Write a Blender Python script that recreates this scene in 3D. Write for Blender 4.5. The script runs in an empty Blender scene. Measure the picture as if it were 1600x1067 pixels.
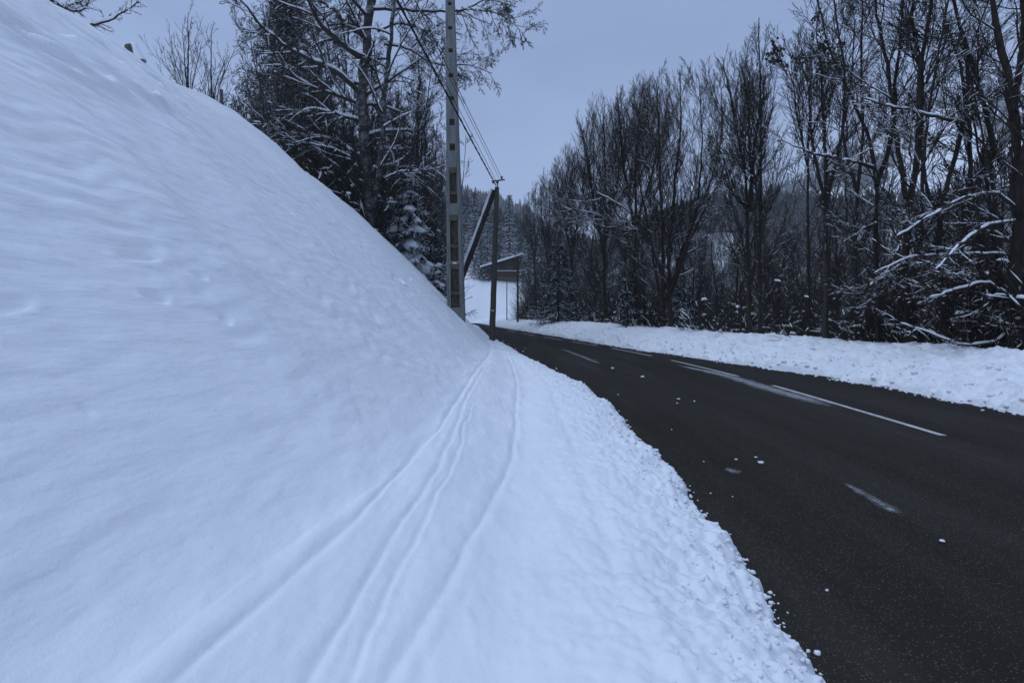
import bpy, math, random
import numpy as np
from mathutils import Vector
sc = bpy.context.scene
COL = sc.collection
R_ = math.radians
# ------------------------------------------------------------------ camera
EYE, F = 1.45, 800.0
cam_d = bpy.data.cameras.new('camera'); cam = bpy.data.objects.new('camera', cam_d); COL.objects.link(cam)
cam_d.sensor_width = 36; cam_d.lens = 18; cam_d.shift_y = -43.5/1600
cam_d.clip_start = 0.05; cam_d.clip_end = 4000
cam.location = (0, 0, EYE); cam.rotation_euler = (R_(90), 0, 0)
sc.camera = cam
# ------------------------------------------------------------------ world: even overcast dusk-blue sky
w = bpy.data.worlds.new('World'); sc.world = w; w.use_nodes = True
nt = w.node_tree; nt.nodes.clear()
N = nt.nodes.new; L = nt.links.new
out = N('ShaderNodeOutputWorld'); bg = N('ShaderNodeBackground'); L(bg.outputs[0], out.inputs[0])
tc = N('ShaderNodeTexCoord'); sep = N('ShaderNodeSeparateXYZ'); L(tc.outputs['Generated'], sep.inputs[0])
ns = N('ShaderNodeTexNoise'); ns.inputs['Scale'].default_value = 1.6; ns.inputs['Detail'].default_value = 4; ns.inputs['Roughness'].default_value = .5
mp = N('ShaderNodeMapping'); mp.inputs['Scale'].default_value = (1, 1, 2.6); L(tc.outputs['Generated'], mp.inputs[0]); L(mp.outputs[0], ns.inputs[0])
ad = N('ShaderNodeMath'); ad.operation = 'MULTIPLY_ADD'; ad.inputs[1].default_value = .5; L(ns.outputs[0], ad.inputs[0]); L(sep.outputs[2], ad.inputs[2])
ad2 = N('ShaderNodeMath'); ad2.operation = 'SUBTRACT'; ad2.inputs[1].default_value = .25; L(ad.outputs[0], ad2.inputs[0])
cr = N('ShaderNodeValToRGB'); L(ad2.outputs[0], cr.inputs[0])
e = cr.color_ramp.elements
e[0].position = 0.0; e[0].color = (.43, .57, .91, 1)
e[1].position = 1.0; e[1].color = (.62, .80, 1.20, 1)
for p, c in ((.16, (.465, .61, .96)), (.30, (.475, .63, .98)), (.46, (.35, .475, .80)), (.56, (.41, .55, .90)), (.7, (.44, .59, .94))):
    q = e.new(p); q.color = c + (1,)
sky = N('ShaderNodeTexSky'); sky.sky_type = 'NISHITA'; sky.sun_disc = False
sky.sun_elevation = R_(61); sky.sun_rotation = R_(-105)
mx = N('ShaderNodeMixRGB'); mx.blend_type = 'ADD'; mx.inputs[0].default_value = .006
L(cr.outputs[0], mx.inputs[1]); L(sky.outputs[0], mx.inputs[2]); L(mx.outputs[0], bg.inputs[0]); bg.inputs[1].default_value = .70
tint = N('ShaderNodeMixRGB'); tint.blend_type = 'MULTIPLY'; tint.inputs[0].default_value = 1; tint.inputs[2].default_value = (1.0, 1.0, 1.0, 1); L(mx.outputs[0], tint.inputs[1]); L(tint.outputs[0], bg.inputs[0])
sl = bpy.data.lights.new('sun', 'SUN'); so = bpy.data.objects.new('sun', sl); COL.objects.link(so)
sl.energy = 1.2; sl.angle = R_(35); sl.color = (.70, .82, 1.0)
so.rotation_euler = Vector((-.46, -.12, .85)).to_track_quat('Z', 'Y').to_euler()
sc.view_settings.view_transform = 'Standard'; sc.view_settings.look = 'None'; sc.view_settings.exposure = 0; sc.view_settings.gamma = 1
sc.cycles.volume_max_steps = 64; sc.cycles.max_bounces = 6; sc.cycles.diffuse_bounces = 3; sc.cycles.volume_bounces = 1; sc.cycles.transparent_max_bounces = 12

rng = np.random.default_rng(11)
def P3(px, y, Y): return np.array([(px-800)/F*Y, Y, EYE-(y-490)/F*Y])
# ------------------------------------------------------------------ noise
def _hash(ix, iy, s):
    h = (ix.astype(np.int64)*374761393 + iy.astype(np.int64)*668265263 + s*1274126177) & 0x7fffffff
    h = ((h ^ (h >> 13))*1274126177) & 0x7fffffff
    return ((h ^ (h >> 16)) & 0xffff)/65535.0
def vnoise(x, y, s=0):
    x = np.asarray(x, float); y = np.asarray(y, float)
    ix = np.floor(x); iy = np.floor(y); fx = x-ix; fy = y-iy
    fx = fx*fx*fx*(fx*(fx*6-15)+10); fy = fy*fy*fy*(fy*(fy*6-15)+10)
    a = _hash(ix, iy, s); b = _hash(ix+1, iy, s); c = _hash(ix, iy+1, s); d = _hash(ix+1, iy+1, s)
    return (a*(1-fx)+b*fx)*(1-fy)+(c*(1-fx)+d*fx)*fy - .5
def fbm(x, y, s=0, o=4, g=.5):
    v = 0; a = 1
    for i in range(o):
        v = v + a*vnoise(x*2**i + 17.3*i, y*2**i - 9.1*i, s+i); a *= g
    return v
def worley(x, y, s=0):
    x = np.asarray(x, float); y = np.asarray(y, float)
    ix = np.floor(x); iy = np.floor(y); best = np.full(x.shape, 9.)
    for dx in (-1, 0, 1):
        for dy in (-1, 0, 1):
            cx = ix+dx; cy = iy+dy
            d = (cx+_hash(cx, cy, s)-x)**2 + (cy+_hash(cx, cy, s+7)-y)**2
            best = np.minimum(best, d)
    return np.sqrt(best)
def sstep(a, b, x):
    t = np.clip((x-a)/(b-a), 0, 1); return t*t*(3-2*t)
# ------------------------------------------------------------------ object helpers
def mesh(name, V, Fq, mat, parent=None, smooth=True):
    V = np.asarray(V, np.float32).reshape(-1, 3)
    me = bpy.data.meshes.new(name)
    if isinstance(Fq, np.ndarray):
        n, k = Fq.shape
        me.vertices.add(len(V)); me.vertices.foreach_set('co', V.ravel())
        me.loops.add(n*k); me.loops.foreach_set('vertex_index', Fq.astype(np.int32).ravel())
        me.polygons.add(n); me.polygons.foreach_set('loop_start', np.arange(0, n*k, k, dtype=np.int32))
        try: me.polygons.foreach_set('loop_total', np.full(n, k, dtype=np.int32))
        except Exception: pass
        me.update(calc_edges=True)
    else:
        me.from_pydata([tuple(v) for v in V], [], Fq)
    me.polygons.foreach_set('use_smooth', np.full(len(me.polygons), smooth))
    me.materials.append(mat); me.validate(); me.update()
    o = bpy.data.objects.new(name, me); COL.objects.link(o)
    if parent: o.parent = parent
    return o
def tag(o, label=None, cat=None, group=None, kind=None):
    if label: o['label'] = label
    if cat: o['category'] = cat
    if group: o['group'] = group
    if kind: o['kind'] = kind
    return o
def empty(name, loc, label, cat, group=None):
    o = bpy.data.objects.new(name, None); COL.objects.link(o); o.location = loc; o.empty_display_size = .3
    return tag(o, label, cat, group)
def gridfaces(nr, nc):
    i = np.arange(nr-1)[:, None]*nc + np.arange(nc-1)[None, :]
    i = i.ravel(); return np.stack([i, i+1, i+nc+1, i+nc], 1)
# ------------------------------------------------------------------ materials
def newmat(name):
    m = bpy.data.materials.new(name); m.use_nodes = True; t = m.node_tree
    return m, t, t.nodes['Principled BSDF']
def noise_node(t, scale, detail=4, rough=.6, vec=None, mscale=None):
    n = t.nodes.new('ShaderNodeTexNoise'); n.inputs['Scale'].default_value = scale; n.inputs['Detail'].default_value = detail; n.inputs['Roughness'].default_value = rough
    c = t.nodes.new('ShaderNodeTexCoord'); v = c.outputs['Object']
    if mscale:
        m = t.nodes.new('ShaderNodeMapping'); m.inputs['Scale'].default_value = mscale; t.links.new(v, m.inputs[0]); v = m.outputs[0]
    t.links.new(v, n.inputs[0]); return n
def ramp(t, src, stops):
    r = t.nodes.new('ShaderNodeValToRGB'); t.links.new(src, r.inputs[0]); e = r.color_ramp.elements
    e[0].position = stops[0][0]; e[0].color = stops[0][1]+(1,); e[1].position = stops[-1][0]; e[1].color = stops[-1][1]+(1,)
    for p, c in stops[1:-1]: q = e.new(p); q.color = c+(1,)
    return r
def bump(t, b, src, st, dist):
    n = t.nodes.new('ShaderNodeBump'); n.inputs['Strength'].default_value = st; n.inputs['Distance'].default_value = dist
    t.links.new(src, n.inputs['Height'])
    if b.inputs['Normal'].links: t.links.new(b.inputs['Normal'].links[0].from_socket, n.inputs['Normal'])
    t.links.new(n.outputs[0], b.inputs['Normal']); return n
def noisy(name, c0, c1, scale, rough=.8, bs=.4, bd=.01, mscale=None, lo=.35, hi=.65, spec=.3):
    m, t, b = newmat(name); n = noise_node(t, scale, 5, .65, mscale=mscale)
    r = ramp(t, n.outputs[0], [(lo, c0), (hi, c1)]); t.links.new(r.outputs[0], b.inputs['Base Color'])
    b.inputs['Roughness'].default_value = rough; b.inputs['Specular IOR Level'].default_value = spec
    if bs: bump(t, b, n.outputs[0], bs, bd)
    return m
def snowmat(name, fine=60, fs=.25, rip=0.0, dirt=0.0):
    m, t, b = newmat(name)
    n0 = noise_node(t, .9, 4, .6)
    r = ramp(t, n0.outputs[0], [(.3, (.80, .82, .85)), (.7, (.87, .885, .90))])
    col = r.outputs[0]
    if dirt:
        nd = noise_node(t, 2.2, 6, .7); rd = ramp(t, nd.outputs[0], [(.56, (0, 0, 0)), (.72, (dirt,)*3)])
        mxn = t.nodes.new('ShaderNodeMixRGB'); t.links.new(rd.outputs[0], mxn.inputs[0]); t.links.new(col, mxn.inputs[1]); mxn.inputs[2].default_value = (.42, .38, .33, 1); col = mxn.outputs[0]
    t.links.new(col, b.inputs['Base Color'])
    b.inputs['Roughness'].default_value = .7; b.inputs['Specular IOR Level'].default_value = .2
    if rip:
        nr = noise_node(t, 1.0, 3, .5, mscale=(1.2, 2.4, 11)); bump(t, b, nr.outputs[0], rip, .07)
    n1 = noise_node(t, 7, 5, .65); bump(t, b, n1.outputs[0], fs, .03)
    n2 = noise_node(t, fine, 3, .7); bump(t, b, n2.outputs[0], fs, .006)
    return m
M = {}
M['snow'] = snowmat('bank_snow', 70, .28, rip=.32)
M['ridge'] = snowmat('ploughed_snow', 45, .7, dirt=.28)
M['field'] = snowmat('field_snow', 20, .2)
M['bsnow'] = snowmat('branch_snow', 40, .3)
M['bark'] = noisy('dark_bark', (.013, .010, .0075), (.040, .030, .022), 14, .9, .8, .02, (1, 1, .25))
M['bark2'] = noisy('grey_bark', (.022, .019, .016), (.058, .049, .040), 12, .9, .8, .02, (1, 1, .25))
M['twig'] = noisy('twig_bark', (.018, .013, .010), (.056, .041, .030), 6, .85, 0)
M['brush'] = noisy('brush_bark', (.014, .010, .007), (.042, .031, .021), 3, .9, 0)
M['needle'] = noisy('spruce_needles', (.006, .011, .008), (.022, .034, .022), 5, .8, 0)
M['needle2'] = noisy('spruce_needles_worn', (.018, .018, .010), (.045, .040, .020), 5, .8, 0)
M['wood'] = noisy('weathered_pole_wood', (.040, .036, .030), (.10, .088, .070), 9, .85, .5, .01, (4, 4, .12))
M['creo'] = noisy('dark_pole_wood', (.022, .017, .013), (.06, .045, .034), 9, .85, .5, .01, (4, 4, .12))
M['post'] = noisy('post_wood', (.05, .045, .04), (.13, .115, .10), 12, .9, .5, .01, (4, 4, .3))
M['cable'] = noisy('cable', (.008, .008, .009), (.016, .016, .018), 3, .6, 0)
M['metal'] = noisy('dark_metal', (.03, .03, .035), (.07, .07, .075), 20, .5, .1, .002)
M['chwall'] = noisy('chalet_boards', (.026, .016, .011), (.065, .042, .030), 3, .85, .4, .02, (.3, .3, 14))
M['chstone'] = noisy('chalet_render', (.13, .115, .085), (.22, .19, .14), 2, .9, .2, .01)
M['glass'] = noisy('dark_glass', (.01, .012, .015), (.02, .022, .03), 1, .15, 0, spec=.6)
# concrete with run-off stains
m, t, b = newmat('pole_concrete'); n = noise_node(t, 3, 6, .65, mscale=(3, 3, .35)); n2 = noise_node(t, 40, 4, .7)
r = ramp(t, n.outputs[0], [(.32, (.09, .093, .088)), (.5, (.155, .16, .152)), (.7, (.21, .215, .20))]); t.links.new(r.outputs[0], b.inputs['Base Color'])
b.inputs['Roughness'].default_value = .85; bump(t, b, n2.outputs[0], .35, .006); M['concrete'] = m
M['pocket'] = noisy('brown_pocket', (.045, .038, .026), (.13, .11, .078), 6, .9, .4, .01, (2, 2, .6))  # pocket faces: browner and darker than the shaft concrete
# birch bark
m, t, b = newmat('birch_bark'); n = noise_node(t, 2.2, 6, .7, mscale=(1.2, 1.2, 1.6)); n2 = noise_node(t, 5, 4, .7, mscale=(.8, .8, 5))
r = ramp(t, n.outputs[0], [(.44, (.014, .012, .011)), (.52, (.10, .095, .09)), (.66, (.26, .255, .25))])
r2 = ramp(t, n2.outputs[0], [(.40, (.15, .14, .13)), (.5, (1, 1, 1))]); mm = t.nodes.new('ShaderNodeMixRGB'); mm.blend_type = 'MULTIPLY'; mm.inputs[0].default_value = 1
t.links.new(r.outputs[0], mm.inputs[1]); t.links.new(r2.outputs[0], mm.inputs[2]); t.links.new(mm.outputs[0], b.inputs['Base Color']); b.inputs['Roughness'].default_value = .8
bump(t, b, n.outputs[0], .6, .02); M['birch'] = m
# asphalt with pale aggregate
m, t, b = newmat('asphalt'); v = t.nodes.new('ShaderNodeTexVoronoi'); v.inputs['Scale'].default_value = 115
c = t.nodes.new('ShaderNodeTexCoord'); t.links.new(c.outputs['Object'], v.inputs['Vector'])
sepc = t.nodes.new('ShaderNodeSeparateColor'); t.links.new(v.outputs['Color'], sepc.inputs[0])
gt = t.nodes.new('ShaderNodeMath'); gt.operation = 'GREATER_THAN'; gt.inputs[1].default_value = .84; t.links.new(sepc.outputs[0], gt.inputs[0])
lt = t.nodes.new('ShaderNodeMath'); lt.operation = 'LESS_THAN'; lt.inputs[1].default_value = .34; t.links.new(v.outputs['Distance'], lt.inputs[0])
mu = t.nodes.new('ShaderNodeMath'); mu.operation = 'MULTIPLY'; t.links.new(gt.outputs[0], mu.inputs[0]); t.links.new(lt.outputs[0], mu.inputs[1])
n = noise_node(t, .7, 6, .65, mscale=(1.6, .14, 1)); nf = noise_node(t, 120, 3, .7)
r = ramp(t, n.outputs[0], [(.32, (.022, .019, .0155)), (.5, (.032, .028, .023)), (.68, (.046, .041, .035))])
rf = ramp(t, nf.outputs[0], [(.3, (.55, .55, .55)), (.75, (1.35, 1.35, 1.35))]); mf = t.nodes.new('ShaderNodeMixRGB'); mf.blend_type = 'MULTIPLY'; mf.inputs[0].default_value = 1
t.links.new(r.outputs[0], mf.inputs[1]); t.links.new(rf.outputs[0], mf.inputs[2])
ms = t.nodes.new('ShaderNodeMixRGB'); t.links.new(mu.outputs[0], ms.inputs[0]); t.links.new(mf.outputs[0], ms.inputs[1]); ms.inputs[2].default_value = (.165, .138, .10, 1)
t.links.new(ms.outputs[0], b.inputs['Base Color']); b.inputs['Roughness'].default_value = .85; b.inputs['Specular IOR Level'].default_value = .06
bump(t, b, v.outputs['Distance'], .5, .006); M['asphalt'] = m
M['paint'] = noisy('road_paint', (.34, .34, .33), (.62, .62, .60), 9, .7, .1, .002)
# slush: noise-broken wet snow film, edge fading through a vertex attribute
m, t, b = newmat('slush'); n = noise_node(t, 5, 12, .9, mscale=(1.6, .6, 1)); at = t.nodes.new('ShaderNodeAttribute'); at.attribute_name = 'cover'
a1 = t.nodes.new('ShaderNodeMath'); a1.operation = 'ADD'; t.links.new(n.outputs[0], a1.inputs[0]); t.links.new(at.outputs['Fac'], a1.inputs[1])
r = ramp(t, a1.outputs[0], [(.92, (0, 0, 0)), (1.0, (.85,)*3)])
# ramp input is clamped at 1, so scale first
a1.operation = 'ADD'; a2 = t.nodes.new('ShaderNodeMath'); a2.operation = 'MULTIPLY'; a2.inputs[1].default_value = .5; t.links.new(a1.outputs[0], a2.inputs[0]); t.links.new(a2.outputs[0], r.inputs[0])
r.color_ramp.elements[0].position = .50; r.color_ramp.elements[1].position = .63
n3 = noise_node(t, 22, 5, .7); rc = ramp(t, n3.outputs[0], [(.35, (.15, .15, .15)), (.65, (.50, .51, .52))]); t.links.new(rc.outputs[0], b.inputs['Base Color'])
t.links.new(r.outputs[0], b.inputs['Alpha']); b.inputs['Roughness'].default_value = .5; M['slush'] = m
# far conifers dusted with snow
def conif(name, dark, white, lo, hi):
    m, t, b = newmat(name); n = noise_node(t, .9, 6, .75)
    g = t.nodes.new('ShaderNodeNewGeometry'); s = t.nodes.new('ShaderNodeSeparateXYZ'); t.links.new(g.outputs['Normal'], s.inputs[0])
    a = t.nodes.new('ShaderNodeMath'); a.operation = 'MULTIPLY_ADD'; a.inputs[1].default_value = .28; t.links.new(s.outputs[2], a.inputs[0]); t.links.new(n.outputs[0], a.inputs[2])
    r = ramp(t, a.outputs[0], [(lo, dark), (hi, white)]); t.links.new(r.outputs[0], b.inputs['Base Color']); b.inputs['Roughness'].default_value = .9
    return m
M['farwood'] = conif('far_conifers', (.012, .016, .013), (.42, .44, .46), .58, .88)
M['farwood2'] = conif('mountain_conifers', (.02, .022, .02), (.5, .52, .55), .52, .82)

# ------------------------------------------------------------------ plan curves (Y -> X)
def curve(pts):
    a = np.array(pts, float)
    def f(y):
        y = np.asarray(y, float)
        # smoothed linear interpolation
        return sum(np.interp(y+d*(.8+.05*np.abs(y)), a[:, 0], a[:, 1])*w for d, w in ((-1, .15), (-.5, .2), (0, .3), (.5, .2), (1, .15)))
    return f
xL = curve([(-6, 1.10), (2, 1.14), (3, 1.30), (4.7, 1.43), (9, 1.45), (10.3, 1.28), (12.9, .97), (16.6, .41), (20.5, 0), (25.8, -.64), (31, -1.36), (50, -3.1), (62, -4.3), (70, -7), (76, -13), (80, -26)])
xR = curve([(-6, 6.9), (3, 7.05), (7.16, 7.2), (10.3, 7.3), (12, 7.0), (14.5, 6.4), (20, 5.0), (27, 3.7), (36, 2.1), (45, .3), (55, -1.7), (64, -3), (77, -5), (86, -9), (90, -18), (92, -30)])
xB = curve([(-6, -1.3), (0, -1.12), (1.6, -1.03), (2.5, -.82), (4.4, -.62), (8, -.6), (13, -.58), (18, -.68), (22, -.88), (26, -1.2), (31, -1.85), (40, -2.9), (50, -4.0), (62, -5.6), (70, -8.6), (76, -15), (80, -28)])
# crest of the bank: (Y, X, z)
CR = np.array([(-6, -6.6, 5.6), (4, -6.9, 6.15), (8, -7.35, 6.55), (9, -7.4, 6.62), (10.5, -7.75, 6.85), (12, -7.9, 7.03), (13.5, -7.95, 7.22), (14.5, -7.85, 7.3), (16.5, -7.7, 7.05), (18.5, -7.4, 6.68), (20, -7.1, 6.45), (21.5, -6.7, 5.92), (24, -6.6, 5.4), (30, -7.2, 5.0), (40, -8.5, 4.7), (60, -11, 4.4), (80, -34, 4)])
def crest(y): return np.interp(y, CR[:, 0], CR[:, 1]), np.interp(y, CR[:, 0], CR[:, 2])
UK = np.array([-2.5, -1.2, -.6, -.125, -.05, .03, .06, .19, .375, .56, .75, 1.0, 1.6, 3])
YK = np.array([60, 84, 92, 112, 130, 180, 260, 330, 450, 620, 900, 1400])
ZT = np.array([
 [5, 5, 5, 3, -.6, -.8, -1.2, -2.2, -2.6, -2.6, -2.6, -2.6, -2.6, -2.6],
 [7, 7, 7, 4, -.35, -.5, -1.5, -2.2, -2.6, -2.6, -2.6, -2.6, -2.6, -2.6],
 [9, 9, 9, 3.6, .8, .4, -1.5, -2.2, -2.4, -2.4, -2.4, -2.4, -2.4, -2.4],
 [14, 14, 14, 9.8, 8.6, 8.0, 4.5, 0, 0, 0, 1, 1, 1, 1],
 [20, 20, 20, 16, 13, 9, 5, 3, 3, 4, 5, 6, 6, 6],
 [34, 34, 34, 26, 22, 16, 10, 10, 20, 28, 31, 30, 30, 30],
 [55, 55, 55, 38, 32, 24, 22, 26, 52, 52, 54, 56, 56, 56],
 [70, 70, 70, 60, 54, 40, 34, 34, 50, 62, 72, 80, 80, 80],
 [110, 110, 110, 100, 90, 76, 62, 48, 60, 100, 130, 150, 150, 150],
 [130, 130, 130, 118, 108, 92, 80, 70, 90, 165, 232, 292, 320, 320],
 [140, 140, 140, 120, 110, 90, 80, 60, 80, 160, 240, 300, 320, 320],
 [100, 100, 100, 80, 80, 60, 50, 40, 60, 120, 180, 200, 200, 200]], float)
def terr(x, y):
    x = np.asarray(x, float); y = np.asarray(y, float)
    u = np.clip(x/np.maximum(y, 20), UK[0], UK[-1]); yy = np.clip(y, YK[0], YK[-1])
    iu = np.clip(np.searchsorted(UK, u, 'right')-1, 0, len(UK)-2); iy = np.clip(np.searchsorted(YK, yy, 'right')-1, 0, len(YK)-2)
    fu = (u-UK[iu])/(UK[iu+1]-UK[iu]); fy = (yy-YK[iy])/(YK[iy+1]-YK[iy])
    far = (ZT[iy, iu]*(1-fu)+ZT[iy, iu+1]*fu)*(1-fy)+(ZT[iy+1, iu]*(1-fu)+ZT[iy+1, iu+1]*fu)*fy
    far = far + fbm(x/60, y/60, 3)*np.clip((y-120)/12, 0, 22) + fbm(x/9, y/9, 5)*.5
    cx, cz = crest(y); b = xB(y); r = xR(y)
    left = np.where(x < cx-1, cz-.5+.07*(cx-1-x), np.interp(0, [0], [0]) + (cz-.5)*np.clip((b+1-x)/(b+1-(cx-1)), 0, 1) - .7*(1-np.clip((b+1-x)/(b+1-(cx-1)), 0, 1)))
    right = -.7 - 2.1*sstep(3.6, 9, x-r) + fbm(x/6, y/6, 8)*.6*sstep(4, 10, x-r)
    near = np.where(x < b+1, left, right)
    k = sstep(66, 90, y)
    return near*(1-k)+far*k
# ------------------------------------------------------------------ ground sheet
ys = np.unique(np.concatenate([np.arange(-60, 60, 2.), np.arange(60, 140, 1.2), np.geomspace(140, 1500, 110)]))
us = np.concatenate([-np.geomspace(200, 2, 50)*1.0, np.linspace(-1.9, 1.9, 5), np.geomspace(2, 200, 50)])
xs = np.unique(np.concatenate([-np.geomspace(1600, 30, 60), np.arange(-30, 40, 1.2), np.geomspace(40, 1800, 110)]))
X, Y = np.meshgrid(xs, ys)
Z = terr(X, Y)
tag(mesh('snowy_ground', np.stack([X, Y, Z], -1), gridfaces(len(ys), len(xs)), M['field']), kind='structure')
# ------------------------------------------------------------------ road
ys = np.concatenate([np.arange(-6, 30, .5), np.arange(30, 92, 1.)])
a, b_ = xL(ys)-.9, xR(ys)+1.4
tt = np.linspace(0, 1, 9); X = a[:, None]*(1-tt)+b_[:, None]*tt; Yg = np.repeat(ys[:, None], 9, 1)
Z = np.zeros_like(X) + .03*np.sin(tt*math.pi)[None, :]
tag(mesh('road', np.stack([X, Yg, Z], -1), gridfaces(len(ys), 9), M['asphalt']), kind='structure')
def roadz(x, y):
    t_ = (x-(xL(y)-.9))/((xR(y)+1.4)-(xL(y)-.9)); return .03*np.sin(np.clip(t_, 0, 1)*math.pi)
# painted dashes: follow measured centre line
xC = curve([(0, 4.7), (6, 5.02), (10.1, 5.17), (11.6, 5.14), (15.7, 4.86), (17.3, 4.70), (21.1, 4.12), (30, 2.1), (40, .1), (60, -3.2)])
V = []; Fc = []
dash = [(5.95, 10.1), (11.6, 15.6), (17.2, 21.1), (22.6, 26), (27.5, 31), (33, 37), (39, 43)]
for y0, y1 in dash:
    yy = np.linspace(y0, y1, 12)
    for i, q in enumerate(yy):
        hw = .045
        for sgn in (-1, 1):
            x_ = float(xC(q))+sgn*hw; V.append((x_, q, float(roadz(x_, q))+.006))
        if i: n_ = len(V); Fc.append((n_-4, n_-3, n_-1, n_-2))
tag(mesh('road_marking', np.array(V), Fc, M['paint']), kind='structure')
# slush streaks on the asphalt (ground cover)
V = []; Fc = []; cov = []
def streak(path, w0, c0=.62):
    """path of pixel points on the road plane, w0 list of half widths (m)"""
    pts = np.array([P3(px, y, (EYE)*F/(y-490))[:2] for px, y in path]); n_ = 26
    s = np.linspace(0, len(pts)-1, n_); xx = np.interp(s, range(len(pts)), pts[:, 0]); yy = np.interp(s, range(len(pts)), pts[:, 1]); ww = np.interp(s, range(len(pts)), w0)
    tx = np.gradient(xx); ty = np.gradient(yy); l = np.hypot(tx, ty); nx, ny = ty/l, -tx/l
    base = len(V)
    for i in range(n_):
        for j, q in enumerate(np.linspace(-1, 1, 7)):
            x_ = xx[i]+nx[i]*ww[i]*q*1.7; y_ = yy[i]+ny[i]*ww[i]*q*1.7
            V.append((x_, y_, float(roadz(x_, y_))+.012)); cov.append((1-abs(q)**1.5)*c0*.82*min(1, 4*min(i, n_-1-i)/n_)*1.0 if abs(q) < 1 and 0 < i < n_-1 else 0)
    for i in range(n_-1):
        for j in range(6):
            k = base+i*7+j; Fc.append((k, k+1, k+8, k+7))
streak([(1018, 563), (1060, 573), (1130, 588), (1200, 610), (1290, 636), (1390, 672)], [.05, .16, .28, .30, .28, .12], .92)
streak([(862, 542), (890, 551), (925, 565), (960, 581)], [.08, .2, .22, .1], .8)
streak([(1296, 745), (1335, 770), (1385, 800), (1440, 830)], [.03, .07, .10, .05], .8)
streak([(1120, 735), (1145, 740), (1170, 745)], [.06, .13, .06], .8)
streak([(985, 592), (1010, 600)], [.1, .1], .4)
streak([(800, 528), (840, 537)], [.06, .12], .5)
streak([(1265, 692), (1300, 705)], [.03, .05], .2)
streak([(930, 540), (985, 555)], [.06, .1], .42)
so_ = mesh('slush', np.array(V), Fc, M['slush']); tag(so_, 'thin streaks of wet grey slush lying on the asphalt', kind='stuff')
at_ = so_.data.attributes.new('cover', 'FLOAT', 'POINT'); at_.data.foreach_set('value', np.array(cov, np.float32))
# ------------------------------------------------------------------ left verge and snow bank (swept, real relief)
rows = np.unique(np.concatenate([np.arange(-6, .5, .18), np.geomspace(.5, 30, 560), np.linspace(30, 79, 120)]))
def groove(d, w, depth): return -depth*np.exp(-(d/w)**2)
def bank_surface(rows, nv, nb, nt_):
    e_ = xL(rows); e_ = e_ + fbm(rows*1.1, rows*0, 20, 2)*.07*np.minimum(1, .4+rows/8) + fbm(rows*7, rows*0, 21, 5, .68)*.07          # ragged road edge
    b = xB(rows) + fbm(rows*.9, rows*0, 22, 3)*.05
    cx, cz = crest(rows)
    tv = 1-(1-np.linspace(0, 1, nv))**1.0
    tv = np.concatenate([np.linspace(0, .12, 26)[:-1], np.linspace(.12, 1, nv-25)])
    A = e_[:, None]*(1-tv)+b[:, None]*tv                         # verge columns
    tb = np.linspace(0, 1, nb)[1:]; tb = tb**1.25
    Bx = b[:, None]*(1-tb)+cx[:, None]*tb
    tt = np.linspace(0, 1, nt_)[1:]; Tx = cx[:, None]-6*tt[None, :]
    X = np.concatenate([A, Bx, Tx], 1); Yg = np.repeat(rows[:, None], X.shape[1], 1)
    # verge profile by distance from the road edge
    dv = e_[:, None]-A; wv = np.maximum(e_-b, .3)[:, None]
    zb = .36
    hs = np.clip(wv/2.0, .35, 1)
    zA = .02 + (.17*(1-np.exp(-dv/.10)) + .09*sstep(.1, .7, dv) )*hs
    xd = b[:, None]+ (.62*wv)*.62                                 # knee where the verge starts to tilt up
    zA = zA + .20*hs*sstep(0, 1, (xd-A)/(xd-b[:, None]))**1.3
    zA[:, 0] = -.05
    tbm = tb[None, :]
    prof = 1-(1-tbm)**1.04
    z0 = zA[:, -1:]
    te = tbm - .024*(1-np.exp(-tbm/.035))*(1-tbm); zB = z0 + (cz[:, None]-z0)*(te*.93+.07*np.sin(te*math.pi/2))
    # round the crest
    zB = zB - .16*sstep(.86, 1, tbm)
    zT = cz[:, None]-.16 - .10*tt[None, :]-.5*tt[None, :]**2
    Z = np.concatenate([zA, zB, zT], 1)
    return X, Yg, Z, e_, b, cx
X, Yg, Z, e_, b, cx = bank_surface(rows, 230, 330, 16)
dE = e_[:, None]-X; dB = b[:, None]-X                              # distance beyond road edge / beyond bank foot
# roughness of the ploughed edge
edge = np.exp(-(dE/.75)**2)*sstep(0, .04, dE)
wl = worley(X*6.5+fbm(X*3, Yg*3, 31), Yg*5.5, 41); wl2 = worley(X*17, Yg*15, 43)
Z += edge*((.5-wl)*.07 + (.45-wl2)*.045 + fbm(X*2.2, Yg*1.6, 44)*.06 + fbm(X*24, Yg*22, 46, 3)*.02)
# verge: soft lumps, faint old tyre and ski tracks running along it
onv = sstep(.5, 1.0, dE)*(1-sstep(.1, .8, dB))
Z += onv*(fbm(X*3, Yg*.7, 50)*.03 + fbm(X*9, Yg*3, 51)*.010)
Yc = Yg
def trk(pts, w, dep, lip=.0, wob=.03, s=60, step=0.):
    a = np.array(pts); xc = np.interp(Yc, a[:, 0], a[:, 1]) + fbm(Yc*1.3, Yc*0, s, 4, .6)*wob
    fade = np.interp(Yc, [a[0, 0], a[0, 0]+.1, a[-1, 0]*.8, a[-1, 0]], [1, 1, 1, 0])
    d = (X-xc); ww = w*(1+.5*fbm(Yc*2.2, Yc*0, s+5, 3))
    st_ = step*(1+.8*fbm(Yc*1.1, Yc*0, s+9, 3))*np.where(d < 0, np.exp(d/.13)*(1-np.exp(d/(w*.35))), 0)
    return .75*fade*(st_ + groove(d, ww, dep) + lip*np.exp(-((d-ww*1.7)/(ww*1.1))**2) + .5*lip*np.exp(-((d+ww*1.9)/(ww*1.4))**2))
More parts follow.
